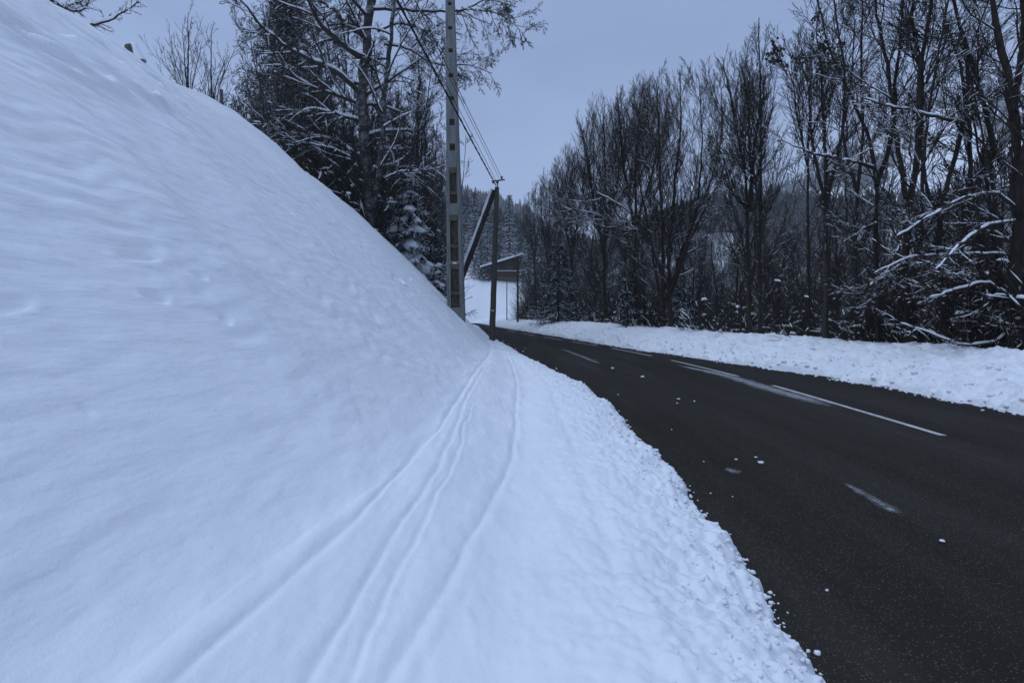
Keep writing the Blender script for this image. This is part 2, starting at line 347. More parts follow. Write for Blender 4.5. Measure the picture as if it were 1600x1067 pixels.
Z += trk([(-2, -1.25), (0, -1.0), (1.53, -.90), (2.44, -.76), (4.4, -.62), (8, -.62), (13, -.60), (24, -1.0)], .024, .014, .004, .025, 60, .016)
Z += trk([(-2, -.75), (1.53, -.60), (2.44, -.56), (3.5, -.50), (6.8, -.54), (10, -.5)], .022, .012, .006, .022, 61, .010)
Z += trk([(-2, -.62), (1.53, -.50), (2.2, -.49), (3.3, -.40), (6, -.44)], .014, .010, .006, .04, 66)
Z += trk([(-2, -.50), (1.53, -.42), (2.15, -.28), (3.26, -.12), (4.4, .0), (8, .08), (12, -.0), (18, -.25)], .03, .016, .010, .022, 62, .018)
Z += trk([(-2, -.10), (1.5, .0), (3, .08), (8, .2), (14, .1)], .16, .030, .015, .04, 63)
Z += trk([(-2, .42), (1.5, .46), (3, .5), (8, .62), (13, .4)], .05, .010, .006, .03, 64)
# the slope: wind ripples along the contour, shallow gullies, footprints and slump marks
onb = sstep(.15, 1.2, dB)*(1-sstep(-.1, .6, cx[:, None]-X))
up = Z*1.0
rip = fbm(Yg*1.0+fbm(Yg*.8, up*.9, 70)*2, up*6.5+fbm(Yg*1.1, up*1.1, 71)*3.0+Yg*.5, 72, 3, .32)
ph = up*2*math.pi/.145 + 13*fbm(Yg*.6, up*.6, 75, 4, .55) + Yg*.7; wamp = .0025+.0095*sstep(-.12, .22, fbm(Yg*.7, up*.8, 76, 3))
wav = np.sin(ph)+.2*np.sin(2*ph+1.)
near_ = 1/(1+(np.hypot(Yg, X)/3.6)**2)
Z += sstep(.04, .4, dB)*(1-sstep(-.1, .6, cx[:, None]-X))*wav*wamp*(.22+.85*near_)
Z += onb*(rip*.026 + fbm(Yg*.6, up*.25, 73, 4)*.16 + fbm(Yg*4, up*4, 74, 3)*.012)
def dent(px, y, Yd, ra, rb, dep, ang=0):
    """hollow on the slope centred where the viewing ray at depth Yd meets the bank"""
    c = P3(px, y, Yd); dy = Yg-Yd; dz = up-c[2]
    ca, sa = math.cos(ang), math.sin(ang); p = dy*ca+dz*sa; q = -dy*sa+dz*ca
    rr2 = (p/ra)**2+(q/rb)**2; return -(3.0 if Yd > 4.5 else 1.2)*dep*(np.exp(-(rr2*.8)**2.0) - .22*np.exp(-((np.sqrt(rr2)-1.5)/.45)**2)*(q < 0))
def ondepth(px, y):
    u_ = (px-800)/F; v_ = -(y-490)/F; best = None
    for Yd in np.linspace(1.0, 25, 1200):
        xx, zz = u_*Yd, EYE+v_*Yd; bb = float(xBs(Yd)); cxx, czz = np.interp(Yd, CR[:, 0], CR[:, 1]), np.interp(Yd, CR[:, 0], CR[:, 2])
        if xx < bb:
            zs = .42+(czz-.42)*np.clip((bb-xx)/(bb-cxx), 0, 1)
            if zs >= zz: return Yd
    return None
_xb = xB(np.linspace(0, 30, 300))
def xBs(q): return np.interp(q, np.linspace(0, 30, 300), _xb)
for px_, y_, ra, rb, dep, an in ((55, 62, .42, .2, .20, -.3), (78, 82, .18, .10, .10, 0), (178, 124, .30, .15, .22, -.3), (100, 36, .22, .10, .12, -.6), (15, 55, .3, .12, .1, -.4),
        (255, 165, .28, .10, .12, -.8), (262, 148, .12, .08, .10, -.6), (215, 105, .15, .10, .09, -.6), (240, 130, .14, .10, .08, -.5), (285, 200, .30, .07, .06, -1.), (305, 225, .30, .07, .06, -1.), (328, 262, .30, .08, .05, -1.),
        (310, 428, .05, .03, .025, 0), (244, 455, .07, .035, .03, 0), (210, 393, .12, .03, .03, 0), (352, 493, .05, .03, .02, .5), (15, 451, .08, .03, .03, 0), (626, 440, .16, .10, .07, 0), (642, 438, .10, .08, .05, 0), (152, 625, .02, .02, .012, 0), (693, 685, .03, .02, .02, 0), (128, 175, .2, .05, .04, -.5)):
    Yd = ondepth(px_, y_)
    if Yd: Z += onb*dent(px_, y_, Yd, ra, rb, dep, an)
X = X + onb*0
tag(mesh('snow_bank', np.stack([X, Yg, Z], -1), gridfaces(*X.shape), M['snow']), kind='structure')
def bankz(x, y):
    i = int(np.argmin(np.abs(rows-y))); o = np.argsort(X_b[i]); return float(np.interp(x, X_b[i][o], Z_b[i][o]))
X_b, Z_b = X.copy(), Z.copy()
# ------------------------------------------------------------------ ploughed snow ridge on the right
rows2 = np.unique(np.concatenate([np.arange(-5, 5, .25), np.geomspace(5, 88, 620)]))
xr = xR(rows2) + fbm(rows2*1.3, rows2*0, 81, 5, .6)*.28
sd = np.unique(np.concatenate([np.linspace(0, .6, 26), np.linspace(.6, 4.2, 74), np.linspace(4.2, 11, 16)]))
X = xr[:, None]+sd[None, :]; Yg = np.repeat(rows2[:, None], len(sd), 1)
hgt = np.interp(rows2, [0, 8, 14, 20, 30, 45, 60, 88], [.60, .60, .70, .80, .80, .78, .7, .5])[:, None]*(1+.16*fbm(rows2*.35, rows2*0, 82, 3))[:, None]
prof = np.interp(sd, [0, .08, .4, 1.0, 1.8, 2.6, 3.2, 4.0, 5.5, 8, 11], [-.06, .12, .38, .64, .86, 1.0, .98, .82, .1, -2.2, -3.6])[None, :]
Z = prof*hgt
fr = sstep(0, .12, sd)*(1-sstep(2.2, 3.6, sd)); fr = fr[None, :]
wa = worley(X*2.4+fbm(X, Yg, 83)*1.2, Yg*1.9, 84); wb = worley(X*7+fbm(X*4, Yg*4, 88), Yg*6, 85); wc = worley(X*16, Yg*14, 86)
Z += fr*((.55-wa)*.16 + (.5-wb)*.12*(.4+sstep(-.2, .5, fbm(X*.8, Yg*.8, 89))) + (.45-wc)*.045 + fbm(X*3, Yg*3, 87, 5, .6)*.09)
Z += (1-fr)*sstep(1.5, 3, sd)[None, :]*(fbm(X*1.6, Yg*1.2, 90, 4)*.12)
tag(mesh('ploughed_snow_ridge', np.stack([X, Yg, Z], -1), gridfaces(*X.shape), M['ridge']), kind='structure')
X_r, Z_r = X.copy(), Z.copy()
# ------------------------------------------------------------------ tubes
class TB:
    def __init__(s): s.V = []; s.F = []; s.n = 0
    def add(s, P, Rr, sides=4, flat=1.0):
        """P (M,n,3) polylines, R (M,n) radii -> tubes; flat<1 squashes vertically"""
        P = np.asarray(P, float); Rr = np.asarray(Rr, float)
        if P.ndim == 2: P = P[None]; Rr = Rr[None]
        if len(P) == 0: return
        M_, n, _ = P.shape
        T = np.gradient(P, axis=1); T /= np.linalg.norm(T, axis=2, keepdims=True)+1e-9
        mz = np.abs(T[..., 2].mean(1)) > .75
        ref = np.where(mz[:, None], np.array([1., 0, 0]), np.array([0, 0, 1.]))[:, None, :]
        U = np.cross(T, ref); U /= np.linalg.norm(U, axis=2, keepdims=True)+1e-9
        W = np.cross(U, T)
        a = np.arange(sides)*2*math.pi/sides
        ring = P[:, :, None, :] + Rr[:, :, None, None]*(np.cos(a)[None, None, :, None]*U[:, :, None, :] + flat*np.sin(a)[None, None, :, None]*W[:, :, None, :])
        s.V.append(ring.reshape(-1, 3))
        base = s.n + (np.arange(M_)*n*sides)[:, None, None] + (np.arange(n-1)*sides)[None, :, None]
        j = np.arange(sides)[None, None, :]; j2 = (j+1) % sides
        f = np.stack([base+j, base+j2, base+sides+j2, base+sides+j], -1).reshape(-1, 4)
        s.F.append(f); s.n += M_*n*sides
    def quads(s, V, F):
        V = np.asarray(V, float).reshape(-1, 3); s.V.append(V); s.F.append(np.asarray(F)+s.n); s.n += len(V)
    def arrays(s): return np.concatenate(s.V), np.concatenate(s.F)
    def build(s, name, mat, parent=None):
        if not s.V: return None
        V, Fq = s.arrays(); return mesh(name, V, Fq, mat, parent)
def resample(path, rad, n):
    p = np.array(path, float); r = np.array(rad, float)
    d = np.r_[0, np.cumsum(np.linalg.norm(np.diff(p, axis=0), axis=1))]; t = np.linspace(0, d[-1], n)
    # light smoothing by quadratic averaging
    q = np.stack([np.interp(t, d, p[:, i]) for i in range(3)], 1); rr = np.interp(t, np.linspace(0, d[-1], len(r)), r)
    for _ in range(2): q[1:-1] = .25*q[:-2]+.5*q[1:-1]+.25*q[2:]
    return q, rr
def unit(v): return v/(np.linalg.norm(v, axis=-1, keepdims=True)+1e-9)
def kids(P, Rr, k, t0, ang, length, n, up, wob, rs, tip, g, t1=1.0, lshape=.6, upmul=None, relative=False):
    """vectorised child branches of all polylines in P"""
    M_, m, _ = P.shape
    t = t0+(t1-t0)*((np.arange(k)[None, :]+g.random((M_, k)))/k)
    f = t*(m-1); i = np.clip(f.astype(int), 0, m-2); fr = (f-i)[..., None]; rI = np.arange(M_)[:, None]
    pos = P[rI, i]*(1-fr)+P[rI, i+1]*fr; tan = unit(P[rI, i+1]-P[rI, i]); rad = Rr[rI, i]*(1-fr[..., 0])+Rr[rI, i+1]*fr[..., 0]
    perp = unit(np.cross(g.normal(size=(M_, k, 3)), tan)); a = (ang*(.65+.7*g.random((M_, k))))[..., None]
    d = unit(np.cos(a)*tan+np.sin(a)*perp)
    pl = np.linalg.norm(np.diff(P, axis=1), axis=2).sum(1)[:, None] if relative else 1
    Ln = length*pl*(1-lshape*(t-t0)/(1-t0+1e-6))*(.55+.75*g.random((M_, k)))
    pos = pos.reshape(-1, 3); d = d.reshape(-1, 3); Ln = Ln.reshape(-1); rad = np.clip(rad.reshape(-1)*rs*(.7+.5*g.random(M_*k)), tip*1.15, None)
    Q = [pos]
    for s in range(n-1):
        pos = pos + d*(Ln/(n-1))[:, None]; Q.append(pos)
        d = unit(d + g.normal(size=d.shape)*wob + np.array([0, 0, up]))
    Q = np.stack(Q, 1); tt = np.linspace(0, 1, n)[None, :]
    Rn = rad[:, None]*(1-tt)**.8*(1-tip/rad[:, None]) + tip
    return Q, Rn
def snow_on(tb, P, Rr, g, amt=1.0, thr=.35, sides=5, add=.012, hmin=.45, cap=.09):
    P = np.asarray(P); Rr = np.asarray(Rr)
    if P.ndim == 2: P = P[None]; Rr = Rr[None]
    M_, n = Rr.shape
    k = 2
    tq = np.linspace(0, n-1, (n-1)*k+1); i = np.clip(tq.astype(int), 0, n-2); fr = tq-i
    P = P[:, i]*(1-fr)[None, :, None]+P[:, i+1]*fr[None, :, None]; Rr = Rr[:, i]*(1-fr)+Rr[:, i+1]*fr; n = P.shape[1]
    T = unit(np.gradient(P, axis=1)); h = np.hypot(T[..., 0], T[..., 1]); s = sstep(hmin, .92, h)
    ms = g.random((M_, n)); ms = (ms[:, :]+np.roll(ms, 1, 1)+np.roll(ms, -1, 1))/3
    mk = sstep(thr, thr+.12, ms)
    rs = np.minimum((.75*Rr+add)*amt, cap)*s*mk
    rs[:, 0] *= .5; rs[:, -1] = 0
    keep = rs.max(1) > .004
    if not keep.any(): return
    P = P[keep]; Rr = Rr[keep]; rs = rs[keep]
    C = P + np.array([0, 0, 1.])*(Rr*.72+rs*.42)[..., None]
    tb.add(C, np.maximum(rs, .0006), sides, .85)
def make_tree(label, cat, base, trunks, style, seed, limbs=(), bark='bark', twig='twig', group=None, name='bare_tree', snow=1.0, extra=None, env=None):
    """trunks/limbs: list of (path points (world), r0, r1); style: list of level dicts"""
    g = np.random.default_rng(seed); base = np.array(base, float)
    root = empty(name, tuple(base), label, cat, group)
    tr = TB(); cr_ = TB(); sn = TB(); TP = []; TR = []
    for path, r0, r1 in trunks:
        q, r = resample(np.array(path)-base, np.linspace(1, 0, 12)**.85*(r0-r1)+r1, 22)
        q[1:] += g.normal(size=q[1:].shape)*[.6*r0, .6*r0, 0]*.35
        r = r*(1+.10*np.sin(np.arange(22)*2.1+seed)); tr.add(q, r, 10); TP.append(q); TR.append(r)
        snow_on(sn, q, r, g, .6*snow, .2, add=.01)
    TP = np.array(TP); TR = np.array(TR)
    LP = []; LR = []
    for path, r0, r1 in limbs:
        q, r = resample(np.array(path)-base, [r0, (r0+r1)*.55, r1], 22); q[1:] += g.normal(size=q[1:].shape)*.25*r0
        cr_.add(q, r, 7); snow_on(sn, q, r, g, 1.1*snow, .27, 6, add=.014, cap=.11 if name != 'bare_tree' else .034); LP.append(q); LR.append(r)
    P, Rr = TP, TR
    for li, s in enumerate(style):
        s = dict(s); sides = s.pop('sides', 3); sa = s.pop('snow', 1.0); th = s.pop('thr', .45); lk = s.pop('lk', 0)
        Q, Rn = kids(P, Rr, g=g, **s)
        if li == 0 and env:                       # rounded crown: shorten limbs that would leave it
            ax_ = TP[0, -1]; rho = np.hypot(Q[:, -1, 0]-ax_[0], Q[:, -1, 1]-ax_[1]); zl = ax_[2]+env[1]-(.45*ax_[2])*np.clip(rho/env[0], 0, 1.3)**2
            b3 = Q[:, :1, :]; f = np.clip((zl-b3[:, 0, 2])/np.maximum(Q[:, -1, 2]-b3[:, 0, 2], .1), .10, 1)
            f = np.where(Q[:, -1, 2] > zl, f, 1)[:, None, None]; Q = b3+(Q-b3)*f
        if li == 0 and LP:
            s2 = dict(s); s2['k'] = lk or max(4, s['k']//2); s2['t0'] = .12; s2['length'] = s['length']*.55; s2['ang'] = .9
            Q2, R2 = kids(np.array(LP), np.array(LR), g=g, **s2); Q = np.concatenate([Q, Q2]); Rn = np.concatenate([Rn, R2])
        cr_.add(Q, Rn, sides)
        if sa: snow_on(sn, Q, Rn, g, sa*snow, th, 4 if li else 5, add=.010 if li < 2 else .006)
        P, Rr = Q, Rn
    tr.build('trunk', M[bark], root); cr_.build('crown', M[twig], root); sn.build('snow_cover', M['bsnow'], root)
    if extra: extra(root, P, Rr, g)
    return root
def dup(root, loc, rz, s, label=None, group=None, sz=None):
    r = root.copy(); COL.objects.link(r); r.location = loc; r.rotation_euler = (0, 0, rz); r.scale = (s, s, sz or s)
    if label: r['label'] = label
    if group: r['group'] = group
    for ch in [c for c in bpy.data.objects if c.parent == root]:
        c = ch.copy(); COL.objects.link(c); c.parent = r
    return r
def pth(Y, *pts, dY=0.0):
    n_ = len(pts); return [P3(px, y, Y+dY*i/max(1, n_-1)) for i, (px, y) in enumerate(pts)]
def vstyle(k1_=22, l1=3.2, a1=.75, up=.10, k2=9, k3=6, tip=.004, t0=.2, wob=.10, k4=0):
    s = [dict(k=int(k1_*1.15), t0=t0, ang=a1, length=l1, n=8, up=up, wob=wob, rs=.36, tip=tip*1.4, sides=5, snow=1.0, thr=.42, lshape=.45),
         dict(k=int(k2*1.5), t0=.10, ang=.55, length=.45, n=6, up=up*.9, wob=wob*1.2, rs=.5, tip=tip*1.2, sides=4, snow=.8, thr=.54, relative=True),
         dict(k=int(k3*1.05), t0=.12, ang=.5, length=.5, n=4, up=up*.8, wob=wob*1.3, rs=.6, tip=tip, sides=3, snow=.7, thr=.68, relative=True)]
    if k4: s.append(dict(k=k4, t0=.2, ang=.6, length=.5, n=3, up=up*.6, wob=wob*1.3, rs=.6, tip=tip, sides=3, snow=0, relative=True))
    return s
def groundz(x, y):
    return max(float(terr(x, y)), -5)
def rbase(px, Y, z=None):
    x = (px-800)/F*Y; return np.array([x, Y, (groundz(x, Y)-.15) if z is None else z])
def front(label, px, Y, paths, r, style, seed, limbs=(), **k):
    """paths: list of pixel paths starting near the foot; foot is taken down to the ground"""
    b = rbase(px, Y, min(groundz((px-800)/F*Y, Y)-.1, .2))
    r = r*(.95 if px > 1580 else .80 if px > 1400 else .66)
    tr = [([b if i == 0 else P3(pp[0][0], pp[0][1], Y)]+[P3(a, c, Y+dd*(j+1)) for j, (a, c) in enumerate(pp)], r*f, max(.012, r*.10)) for i, (pp, f, dd) in enumerate(paths)]
    return make_tree(label, 'tree', b, tr, style, seed, [(p, a, c) for p, a, c in limbs], **k)
G_ = 'bare trees standing along the right snow ridge'
# --- right-hand front row, from the right edge of the frame leftwards
front('thickest dark tree trunk at the right edge of the photo, heavily clumped with snow', 1592, 11.3,
      [([(1590, 500), (1588, 400), (1592, 300), (1588, 200), (1570, 110), (1550, 0), (1530, -150)], 1, .02), ([(1590, 330), (1606, 220), (1640, 60), (1680, -120)], .6, -.1), ([(1583, 175), (1600, 60), (1590, -120)], .45, .1)], .165,
      vstyle(16, 2.3, .8, .05, 9, 6, .0035), 101, bark='bark', group=G_,
      limbs=[(pth(11.3, (1590, 330), (1560, 300), (1500, 310), (1440, 345), (1400, 370), dY=-.6), .036, .010),
             (pth(11.3, (1586, 345), (1540, 352), (1500, 380), (1460, 425), dY=-1.0), .032, .008),
             (pth(11.3, (1588, 500), (1560, 535), (1500, 540), (1440, 515), (1405, 505), dY=-.8), .032, .008),
             (pth(11.3, (1588, 400), (1550, 396), (1490, 398), (1420, 400), (1360, 430), dY=.7), .028, .007),
             (pth(11.3, (1590, 470), (1540, 440), (1500, 450), (1450, 465), dY=-.6), .035, .01)])
front('tall forked tree arching left over its neighbours, with a long snowy bough', 1567, 12.2,
      [([(1566, 480), (1560, 380), (1556, 290), (1548, 235), (1520, 200), (1500, 192)], 1, .0), ([(1556, 250), (1535, 150), (1515, 90), (1495, 20), (1480, -120)], .62, .12)], .12,
      vstyle(14, 2.4, .8, .06, 9, 6, .0035), 102, group=G_,
      limbs=[(pth(12.2, (1510, 195), (1470, 185), (1420, 172), (1380, 165), (1340, 150), dY=-.6), .042, .010)])
front('bent tree with crossing snowy limbs between the thick edge tree and the straight double trunk', 1482, 12.6,
      [([(1478, 500), (1462, 420), (1470, 330), (1492, 240), (1520, 140), (1500, 40), (1470, -100)], 1, .03), ([(1470, 350), (1440, 280), (1450, 180), (1470, 60), (1500, -80)], .5, -.1)], .105,
      vstyle(16, 2.3, .85, .05, 9, 6, .0035), 103, group=G_,
      limbs=[(pth(12.6, (1478, 510), (1465, 465), (1520, 455), (1560, 470), dY=.5), .05, .015), (pth(12.6, (1462, 430), (1500, 445), (1545, 400), dY=.4), .03, .01)])
front('tall straight trunk splitting into a close pair of stems above the snowy elbow', 1416, 13.0,
      [([(1415, 470), (1416, 380), (1418, 300), (1436, 230), (1442, 130), (1428, 40), (1422, -110)], 1, .04), ([(1438, 215), (1434, 120), (1452, 30), (1470, -90)], .62, -.08), ([(1416, 310), (1402, 220), (1390, 120), (1370, 20), (1350, -90)], .55, .1)], .15,
      vstyle(18, 2.5, .7, .08, 9, 7, .0035), 104, bark='bark', group=G_,
      limbs=[(pth(13, (1418, 360), (1470, 335), (1540, 300), (1600, 285), dY=.6), .04, .012), (pth(13, (1416, 385), (1440, 370), (1455, 345), dY=-.5), .045, .02), (pth(13, (1416, 410), (1390, 425), (1360, 445), dY=-.4), .04, .01)])
front('leaning slender tree rising to the right beside the double trunk', 1372, 13.6,
      [([(1372, 460), (1368, 380), (1372, 300), (1368, 240), (1330, 150), (1290, 70), (1270, -30)], 1, .04), ([(1370, 290), (1395, 210), (1400, 120), (1410, 10), (1410, -80)], .8, .1)], .115,
      vstyle(16, 2.3, .75, .07, 9, 6, .0035), 105, group=G_,
      limbs=[(pth(13.6, (1366, 262), (1330, 252), (1300, 246), (1262, 238), (1225, 222), dY=-.5), .045, .01), (pth(13.6, (1370, 350), (1345, 360), (1320, 350), dY=.3), .05, .02)])
front('crooked tree with a snow-filled fork left of the leaning slender tree', 1336, 14.4,
      [([(1338, 460), (1336, 360), (1340, 290), (1352, 200), (1342, 110), (1350, 20), (1345, -90)], 1, .05), ([(1340, 300), (1315, 220), (1322, 120), (1305, 20), (1300, -60)], .7, -.1)], .10,
      vstyle(16, 2.3, .75, .08, 9, 6, .0035), 106, group=G_, bark='bark2')
front('grey straight trunk with a short snowy elbow limb, just right of the seed-hung tree', 1290, 15.4,
      [([(1291, 460), (1290, 360), (1289, 270), (1287, 170), (1280, 80), (1276, 30)], 1, .04), ([(1289, 330), (1310, 240), (1330, 130), (1336, 30)], .5, .1), ([(1289, 320), (1268, 220), (1262, 120), (1240, 90)], .55, -.1)], .15,
      vstyle(16, 2.2, .6, .12, 9, 6, .004), 107, group=G_, bark='bark2',
      limbs=[(pth(15.4, (1290, 270), (1330, 262), (1380, 285), dY=.4), .035, .01)])
def seeds(root, P, Rr, g):
    tips = P[:, -1]; sel = tips[(tips[:, 2] > np.percentile(tips[:, 2], 62))]; sel = sel[g.permutation(len(sel))[:70]]
    tb = TB()
    for c in sel:
        for _ in range(g.integers(2, 6)):
            o = c+g.normal(size=3)*.06; d = unit(g.normal(size=3)+[0, 0, -1.2])*.09
            tb.add(np.stack([o, o+d*.5, o+d]), np.array([.012, .045, .008]), 4)
    tb.build('seed_cluster', M['twig'], root)
front('tree still hung with dark seed clusters against the sky, just right of the sky gap', 1262, 16.4,
      [([(1264, 460), (1262, 360), (1262, 280), (1262, 200), (1270, 140), (1266, 60)], 1, .05), ([(1262, 260), (1245, 180), (1240, 130), (1226, 95)], .7, -.1), ([(1264, 220), (1290, 150), (1302, 90)], .6, .1)], .085,
      vstyle(12, 1.6, .5, .12, 7, 4, .0045), 108, group=G_, extra=seeds)
def fine(k1=20, l1=3.2, k3=7):
    s = vstyle(int(k1*1.25), l1*1.25, .60, .15, 12, k3, .0034, .15, .06); s[0]['lshape'] = .30; s[1]['length'] = .36; s[2]['length'] = .42; return s
front('slim pointed tree with one thin leader highest above its neighbours left of the seed tree', 1188, 18.0,
      [([(1187, 460), (1188, 330), (1190, 200), (1186, 100), (1186, 28)], 1, .05), ([(1188, 330), (1172, 240), (1168, 160), (1160, 110)], .6, .1)], .11, fine(20, 2.2), 109, env=(1.6, .25), group=G_)
front('stout twin-stemmed tree with a snowy curved limb on its left side', 1172, 19.0,
      [([(1170, 460), (1168, 360), (1164, 270), (1150, 200), (1140, 140), (1128, 100)], 1, .05), ([(1172, 330), (1176, 240), (1190, 170), (1196, 120)], .8, -.1)], .16, fine(24, 3.2), 110, env=(3.6, .25), group=G_, bark='bark2',
      limbs=[(pth(19, (1172, 325), (1155, 315), (1140, 295), (1128, 265), dY=-.5), .05, .012)])
front('many-stemmed tree fanning widely like a vase at the middle of the right row', 1052, 23.0,
      [([(1045, 440), (1050, 330), (1060, 240), (1065, 170), (1062, 108)], 1, .06), ([(1040, 470), (1070, 380), (1110, 290), (1130, 210), (1126, 130)], .7, .1), ([(1035, 470), (1036, 360), (1030, 270), (1030, 190), (1026, 130)], .8, -.1),
       ([(1040, 470), (1066, 400), (1090, 330), (1098, 230), (1092, 120)], .6, -.15), ([(1032, 470), (1015, 370), (1000, 290), (996, 210)], .5, .1)], .17, fine(18, 3.0, 8), 111, env=(4.5, .25), group=G_,
      limbs=[(pth(23, (1045, 470), (1080, 370), (1120, 290), (1160, 240), dY=-.6), .07, .015), (pth(23, (1040, 450), (1010, 360), (970, 320), (930, 300), dY=-.6), .06, .012)])
front('rounded dense-twigged tree with dark straight stem left of the vase-shaped one', 992, 28.0,
      [([(992, 440), (993, 340), (992, 240), (1000, 180), (1004, 132)], 1, .06), ([(992, 360), (975, 270), (970, 200), (965, 150)], .7, .1), ([(994, 350), (1020, 270), (1030, 190)], .6, -.1)], .20, fine(28, 3.8, 8), 112, env=(4.2, .25), group=G_,
      limbs=[(pth(28, (992, 400), (970, 355), (930, 335), (890, 325), dY=-.6), .06, .012)])
front('broad bushy-crowned tree whose left side carries a snowy fan of limbs', 945, 34.0,
      [([(944, 440), (946, 340), (946, 260), (942, 200), (945, 158)], 1, .06), ([(944, 400), (925, 300), (915, 230), (906, 190)], .8, .1), ([(945, 380), (965, 290), (972, 220)], .6, -.1)], .24, fine(30, 4.2, 8), 113, env=(5, .25), group=G_,
      limbs=[(pth(34, (945, 400), (935, 340), (895, 322), (880, 300), dY=-.6), .09, .02)])
front('smaller round tree standing on the shoulder where the tree line steps down', 893, 42.0,
      [([(893, 440), (893, 350), (892, 280), (896, 232)], 1, .06), ([(893, 400), (876, 320), (868, 275)], .7, .1), ([(893, 400), (910, 300), (915, 250)], .7, .1)], .22, fine(28, 3.6, 8), 114, env=(4.2, .25), group=G_)
front('low upright tree near the far end of the right row, beside the hazy hill', 858, 52.0,
      [([(858, 440), (858, 350), (860, 272)], 1, .06), ([(857, 420), (846, 340), (845, 290)], .8, .1), ([(859, 420), (872, 340), (878, 270)], .8, .1)], .2, fine(22, 3.6, 7), 115, env=(4, .25), group=G_)
front('thinnest broom-like tree ending the right row next to the dark spruces', 836, 60.0,
      [([(836, 440), (836, 350), (837, 282)], 1, .06), ([(836, 420), (828, 350), (826, 300)], .8, .1)], .16, fine(20, 3.0, 7), 116, env=(3, .25), group=G_)
# --- prototypes for the second rows
def proto(label, seed, H, stems, r, style, group, bark='bark', snow=.8):
    g = np.random.default_rng(seed); tr = []
    for i in range(stems):
        a = g.random()*6.28; sp = (.28*H*g.random() if stems > 1 else .05*H); n_ = 7
        p = [np.array([math.cos(a)*.1*(i > 0), math.sin(a)*.1*(i > 0), -.4])]
        for j in range(1, n_):
            q = j/(n_-1); p.append(np.array([math.cos(a)*sp*q**.8, math.sin(a)*sp*q**.8, H*(.75+.25*g.random())*q]) + g.normal(size=3)*[.12, .12, 0])
        for j in range(2, n_): p[j][2] = max(p[j][2], p[j-1][2]+.3)
        tr.append((p, r*(1 if i == 0 else .65), .012))
    return make_tree(label, 'tree', (0, 0, 0), tr, style, seed, bark=bark, group=group, snow=snow)
GW = 'slender bare trees in the wood behind the right-hand front row'
LW = 'slender bare tree in the dense wood behind the roadside row'
GL = 'thin bare trees in the dark wood above the left bank'
LL = 'thin bare tree in the tangled wood behind the birch'
pr = [proto(LW, 200+i, H, st, r, vstyle(k1, l1, .7, up, 8, 5, .0055, .15, .12), GW) for i, (H, st, r, k1, l1, up) in enumerate(((11, 1, .10, 22, 2.0, .12), (12, 3, .09, 12, 2.2, .14), (9, 4, .07, 10, 1.8, .15), (13, 2, .12, 16, 2.4, .10), (8, 1, .06, 18, 1.4, .12)))]
g = np.random.default_rng(5)
spots = []
tries = 0
while len(spots) < 105 and tries < 5000:
    tries += 1
    Yy = 12+ g.random()**1.2*70; d = 4.6 + g.random()**1.2*(10+Yy*.45); x = float(xR(Yy))+d; pxx = 800+x/Yy*F
    if pxx > 1680 or pxx < 825 or (Yy > 60 and x < 4): continue
    if any((x-a)**2+(Yy-b2)**2 < (.8+.02*Yy)**2 for a, b2 in spots): continue
    spots.append((x, Yy))
used = set()
spots += [((px-800)/F*yy, yy) for px, yy in ((826, 66), (832, 58), (838, 70), (845, 60), (851, 66), (857, 58), (864, 64), (872, 60), (880, 55), (822, 74), (868, 72), (848, 74))]
def toplimit(px):   # tree line of the photo (y of the highest twigs) 
    return np.interp(px, [820, 850, 900, 945, 1000, 1060, 1130, 1185, 1230, 1260, 1300, 1700], [325, 315, 285, 265, 250, 230, 215, 200, 190, 150, -20, -200])
for x, Yy in spots:
    px = 800+x/Yy*F; z = groundz(x, Yy); zmax = EYE+(490-toplimit(px)-15)/F*Yy
    k = int(g.integers(len(pr))); H = (11, 12, 9, 13, 8)[k]*1.08; s = min(.75+g.random()*.5, (zmax-z)/H)
    if s < .42: k = 4; s = min(1.0, (zmax-z)/8.6)
    if k not in used:
        used.add(k); pr[k].location = (x, Yy, z); pr[k].rotation_euler = (0, 0, g.random()*6.28); pr[k].scale = (s,)*3
    else: dup(pr[k], (x, Yy, z), g.random()*6.28, s)
# --- brush along the ridge (uncountable stems) as one object
def bush(seed, n, H, spread, snow=True):
    g = np.random.default_rng(seed); m_ = 7
    a = g.random(n)*6.28; ln = H*(.5+.6*g.random(n)); tilt = spread*g.random(n)**.7
    d = np.stack([np.cos(a)*np.sin(tilt), np.sin(a)*np.sin(tilt), np.cos(tilt)], 1); pos = np.stack([g.normal(size=n)*.25, g.normal(size=n)*.25, np.full(n, -.3)], 1); Q = [pos]
    bend = g.normal(size=n)*.10-.05
    for s in range(m_-1):
        pos = pos+d*(ln/(m_-1))[:, None]; Q.append(pos); d = unit(d+g.normal(size=d.shape)*.09+np.stack([0*bend, 0*bend, bend], 1))
    Q = np.stack(Q, 1); Rn = (.010+.012*g.random(n))[:, None]*np.linspace(1, .3, m_)[None, :]
    tb = TB(); sn = TB(); tb.add(Q, Rn, 3)
    Q2, R2 = kids(Q, Rn, 5, .2, .6, .32, 4, .05, .16, .6, .004, g, relative=True); tb.add(Q2, R2, 3)
    snow_on(sn, Q, Rn, g, 1.4, .66, 5, add=.02, hmin=.35); snow_on(sn, Q2, R2, g, 1.2, .68, 4, add=.016, hmin=.5)
    if snow:                                   # pads of snow caught in forks
        for _ in range(7):
            i, j = int(g.integers(n)), int(g.integers(2, m_-1)); c = Q[i, j]; h = g.normal(size=3)*[.10, .10, .02]; rr = .03+.06*g.random()**2
            sn.add(np.stack([c-h, c-h*.4+[0, 0, rr*.5], c+h*.4+[0, 0, rr*.5], c+h]), np.array([.004, rr, rr*.9, .004]), 6, .6)
    return tb.arrays(), sn.arrays()
